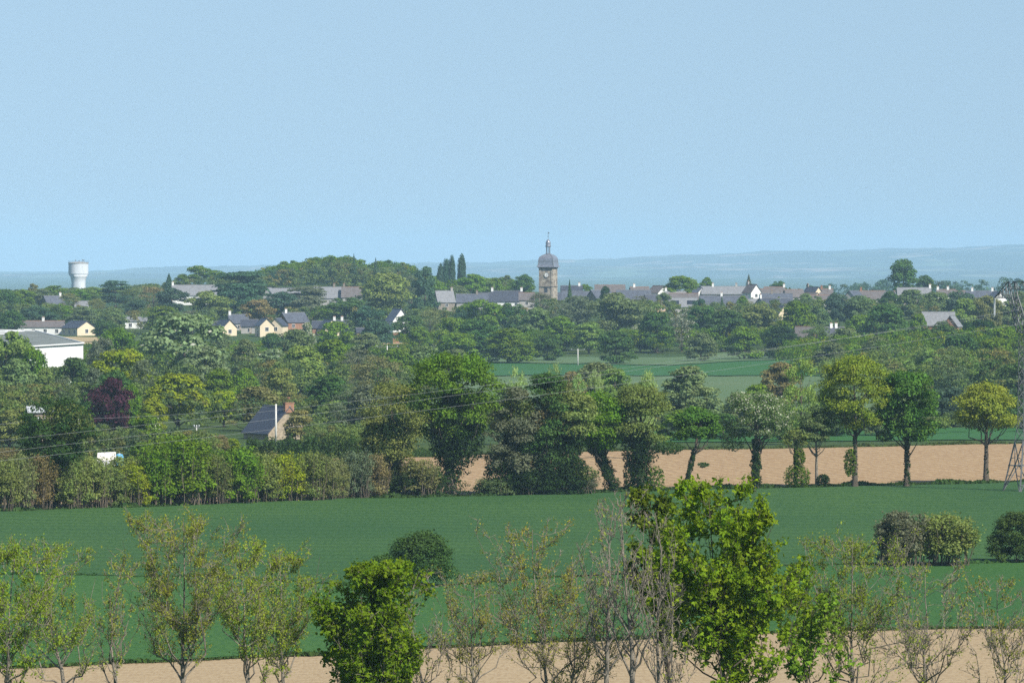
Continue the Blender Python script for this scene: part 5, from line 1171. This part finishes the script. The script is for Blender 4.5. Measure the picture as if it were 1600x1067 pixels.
def young_tree(px, top, wpx, d, label, seed, leafc, nl=4500, ls=.13, dense=False, stems=1, name='young_tree', bark='bark_pale', spread=.62, npr=24, cbase=.45, maple=False, leafzone=(0, 1), nsec=7, nter=5, ltop=0.0, alpha=1.0, lean=0.0):
    rng = np.random.default_rng(seed); p = PG(px, d); Hh = P(px, top, d).z - p.z; W = wpx * d / FPX / 2 * (1.0 if dense else 1.3)
    root = empty(name, p); tag(root, label, 'tree'); tb = Tubes(); twigs = []
    for st in range(stems):
        a0 = rng.uniform(0, 6.283); hs = Hh * (1 if st == 0 else rng.uniform(.78, .95)); ox = 0 if stems == 1 else (st - (stems - 1) / 2) * W * .5
        n = 10; z = np.linspace(-.3, hs, n); f = z / hs
        x = ox * np.clip(f, 0.15, 1) + lean * W * f ** 2 + np.cumsum(rng.normal(0, .15, n)) * .9 * np.clip(f * 2 - .6, 0, 1); y = np.cumsum(rng.normal(0, .12, n)) * .8
        ld = np.stack([x, y, z], 1); r0 = .013 * hs / math.sqrt(stems) * 1.1; rad = r0 * (1 - .93 * np.linspace(0, 1, n) ** .8) * np.where(f > cbase + .12, .62, 1) + .006; tb.add(ld, rad, 8)
        m = int(npr / stems ** .6)
        for k in range(m):
            fz = cbase + (1 - cbase) * ((k + rng.uniform(0, 1)) / m) ** .95 * .98; zz = fz * hs
            s = np.array([np.interp(zz, z, x), np.interp(zz, z, y), zz]); az = a0 + k * 2.4 + rng.normal(0, .3)
            g = (fz - cbase) / (1 - cbase); L = W * (1.12 - .55 * g ** 2) * rng.uniform(.45, 1.15) / (1 if stems == 1 else 1.3)
            if L < .15: continue
            rise = L * rng.uniform(.9, 2.1) * (1.15 - .2 * g); rise = min(rise, max(.1, hs - zz)); big = False
            if k % 5 < 3 and g < .75:     # long ascending limbs that fork low and fan up to the outline
                big = True; fz = cbase + (fz - cbase) * .62; zz = fz * hs; s = np.array([np.interp(zz, z, x), np.interp(zz, z, y), zz])
                L = W * rng.uniform(.35, 1.15) / (1 if stems == 1 else 1.15); rise = (hs - zz) * rng.uniform(.6, 1.0) * (1 - .33 * (L / W) ** 2)
            e = s + np.array([math.cos(az) * L, math.sin(az) * L, rise]); q = curve(s, e, rng, .05, 7, .12); rb = max(.010, np.interp(zz, z, rad) * (.55 if big else .4)); tb.add(q, np.linspace(rb, .008, 7), 5)
            for j in range(int(nsec * (1.7 if big else .8))):
                t0 = rng.uniform(.22, 1); i0 = t0 * 6; a_ = int(min(5, i0)); sp_ = q[a_] + (q[a_ + 1] - q[a_]) * (i0 - a_); dr = (q[6] - q[3]); dr /= np.linalg.norm(dr) + 1e-9
                dd = dr * .8 + rnd_unit(rng, 1)[0] * .8 + np.array([0, 0, .35]); dd /= np.linalg.norm(dd); l2 = L * rng.uniform(.22, .5) * (1.15 - .5 * t0)
                q2 = curve(sp_, sp_ + dd * l2, rng, .07, 5, .06); tb.add(q2, np.linspace(.016, .008, 5), 4)
                for i in range(nter):
                    b0 = q2[rng.integers(1, 5)]; d3 = dd * .7 + rnd_unit(rng, 1)[0] * .9 + np.array([0, 0, .3]); d3 /= np.linalg.norm(d3); l3 = l2 * rng.uniform(.3, .7)
                    q3 = curve(b0, b0 + d3 * l3, rng, .06, 3); tb.add(q3, np.linspace(.0095, .006, 3), 3); twigs.append(q3)
                twigs.append(q2[2:5])
    ob('branches', tb.mesh('branches'), M[bark], root)
    A = np.concatenate(twigs)
    fz = (A[:, 2] / Hh); wgt = np.clip(ltop + (1 - ltop) * 1.0, 0, 1) * np.ones(len(A))
    if leafzone[0] > 0: wgt *= np.clip((fz - leafzone[0]) / .15, .05, 1)
    if ltop: wgt *= np.clip((fz - ltop) * 4, .15, 1)
    wgt /= wgt.sum(); clus = rng.choice(len(A), max(1, nl // (5 if maple else 2)), p=wgt); idx = rng.choice(clus, nl)
    C = A[idx] + rng.normal(0, .09 if not dense else .12, (nl, 3)); S = ls * rng.uniform(.5, 1.35, nl)
    V = leafquads(rng, C, S, maple); o = ob('leaves', npmesh('leaves', V, quadfaces(len(V))), M['leaf_near'], root); o.color = (*leafc, alpha); return root
yg1 = (.29, .37, .045); yg2 = (.32, .36, .06); brz = (.4, .28, .06); lgn = (.12, .19, .022)
young_tree(8, 852, 150, 235, 'young tree with fresh lime leaves cut by the left edge of the photo', 501, (0.263, 0.367, 0.035), nl=9828, ls=0.098)
young_tree(106, 856, 120, 250, 'sparse young tree with few leaves, second foreground tree from the left', 502, yg1, nl=8100, ls=0.082)
young_tree(186, 880, 66, 255, 'narrow almost leafless young tree, third foreground tree from the left', 503, yg2, nl=1404, ls=0.098, npr=20)
young_tree(284, 816, 176, 240, 'tall bronze tinted young tree with a wide airy crown at the left', 504, (.29, .33, .045), nl=16200, ls=0.082, npr=34, nsec=9)
young_tree(392, 850, 110, 245, 'young tree with yellow green leaves left of the dense green one', 505, yg1, nl=8316, ls=0.089)
young_tree(442, 866, 130, 248, 'second yellow green young tree, touching the dense green one on its left', 506, (0.263, 0.333, 0.0385), nl=9828, ls=0.089)
young_tree(554, 890, 160, 230, 'dense bright green young tree with large leaves in the left foreground', 507, (.16, .25, .016), nl=22000, ls=.15, dense=True, maple=True, npr=56, cbase=.4, nsec=8)
young_tree(672, 918, 90, 240, 'bare young tree leaning left, right of the dense bright green one', 508, yg2, nl=972, ls=0.089, npr=18, lean=-.6)
young_tree(742, 902, 120, 246, 'thin bare tree with a few olive leaves left of centre', 509, (0.298, 0.298, 0.0613), nl=4536, ls=0.082, npr=24)
young_tree(872, 826, 178, 236, 'forked young tree with scattered bronze green leaves at the centre', 510, (0.333, 0.333, 0.0525), nl=9720, ls=0.082, stems=2, npr=40)
young_tree(950, 786, 84, 229, 'tall leafless grey tree left of the maple', 511, yg2, nl=500, ls=.1, npr=26, nsec=8, nter=4, name='bare_tree')
young_tree(988, 770, 80, 227, 'tallest leafless pale trunked tree, directly left of the maple', 512, yg2, nl=500, ls=.1, npr=26, nsec=8, nter=4, name='bare_tree')
young_tree(1034, 800, 84, 225, 'leafless forked tree overlapping the left side of the maple', 513, yg2, nl=500, ls=.1, npr=26, stems=2, nsec=8, nter=4, name='bare_tree')
young_tree(1146, 764, 226, 232, 'large maple with dense bright lime leaves, biggest foreground tree', 514, (.2, .3, .018), nl=24000, ls=.165, dense=True, maple=True, npr=46, cbase=.36, nsec=9, stems=2, name='maple_tree', bark='bark', nter=5)
young_tree(1052, 772, 84, 243, 'smaller maple behind the leafless trees, left of the large maple', 515, (.13, .19, .02), nl=4200, ls=.2, dense=True, maple=True, npr=24, name='maple_tree', bark='bark', ltop=.55)
young_tree(1262, 895, 120, 236, 'low maple with dark green leaves right of the large maple', 516, (0.193, 0.315, 0.0315), nl=2300, ls=.18, maple=True, dense=True, npr=22, name='maple_tree', bark='bark')
young_tree(1334, 848, 168, 240, 'airy young tree with small yellow green leaves right of the maple', 517, (0.263, 0.333, 0.0438), nl=12960, ls=0.082, npr=32, nsec=8)
young_tree(1446, 886, 150, 244, 'nearly bare young tree with ascending limbs, second foreground tree from the right', 518, yg2, nl=1620, ls=0.098, npr=26)
young_tree(1572, 908, 110, 242, 'bare twiggy young tree at the right edge of the photo', 519, (0.28, 0.298, 0.0525), nl=1944, ls=0.098, npr=24)
# ------------------------------------------------------------------ haze
def haze():
    m = bpy.data.materials.new('haze'); m.use_nodes = True; t = m.node_tree; t.nodes.clear()
    o = t.nodes.new('ShaderNodeOutputMaterial'); v = t.nodes.new('ShaderNodeVolumePrincipled')
    v.inputs['Color'].default_value = (*HAZE_COL, 1); v.inputs['Density'].default_value = HAZE_D; v.inputs['Anisotropy'].default_value = -0.3
    t.links.new(v.outputs[0], o.inputs['Volume'])
    b = MB().box(-6800, 6800, -200, 30800, -97, 100); ob_ = b.build('haze', m); tag(ob_, 'thin blue summer haze', 'haze', kind='stuff')
HAZE_COL = (.48, .75, 1.0); HAZE_D = 5.4e-5
haze()
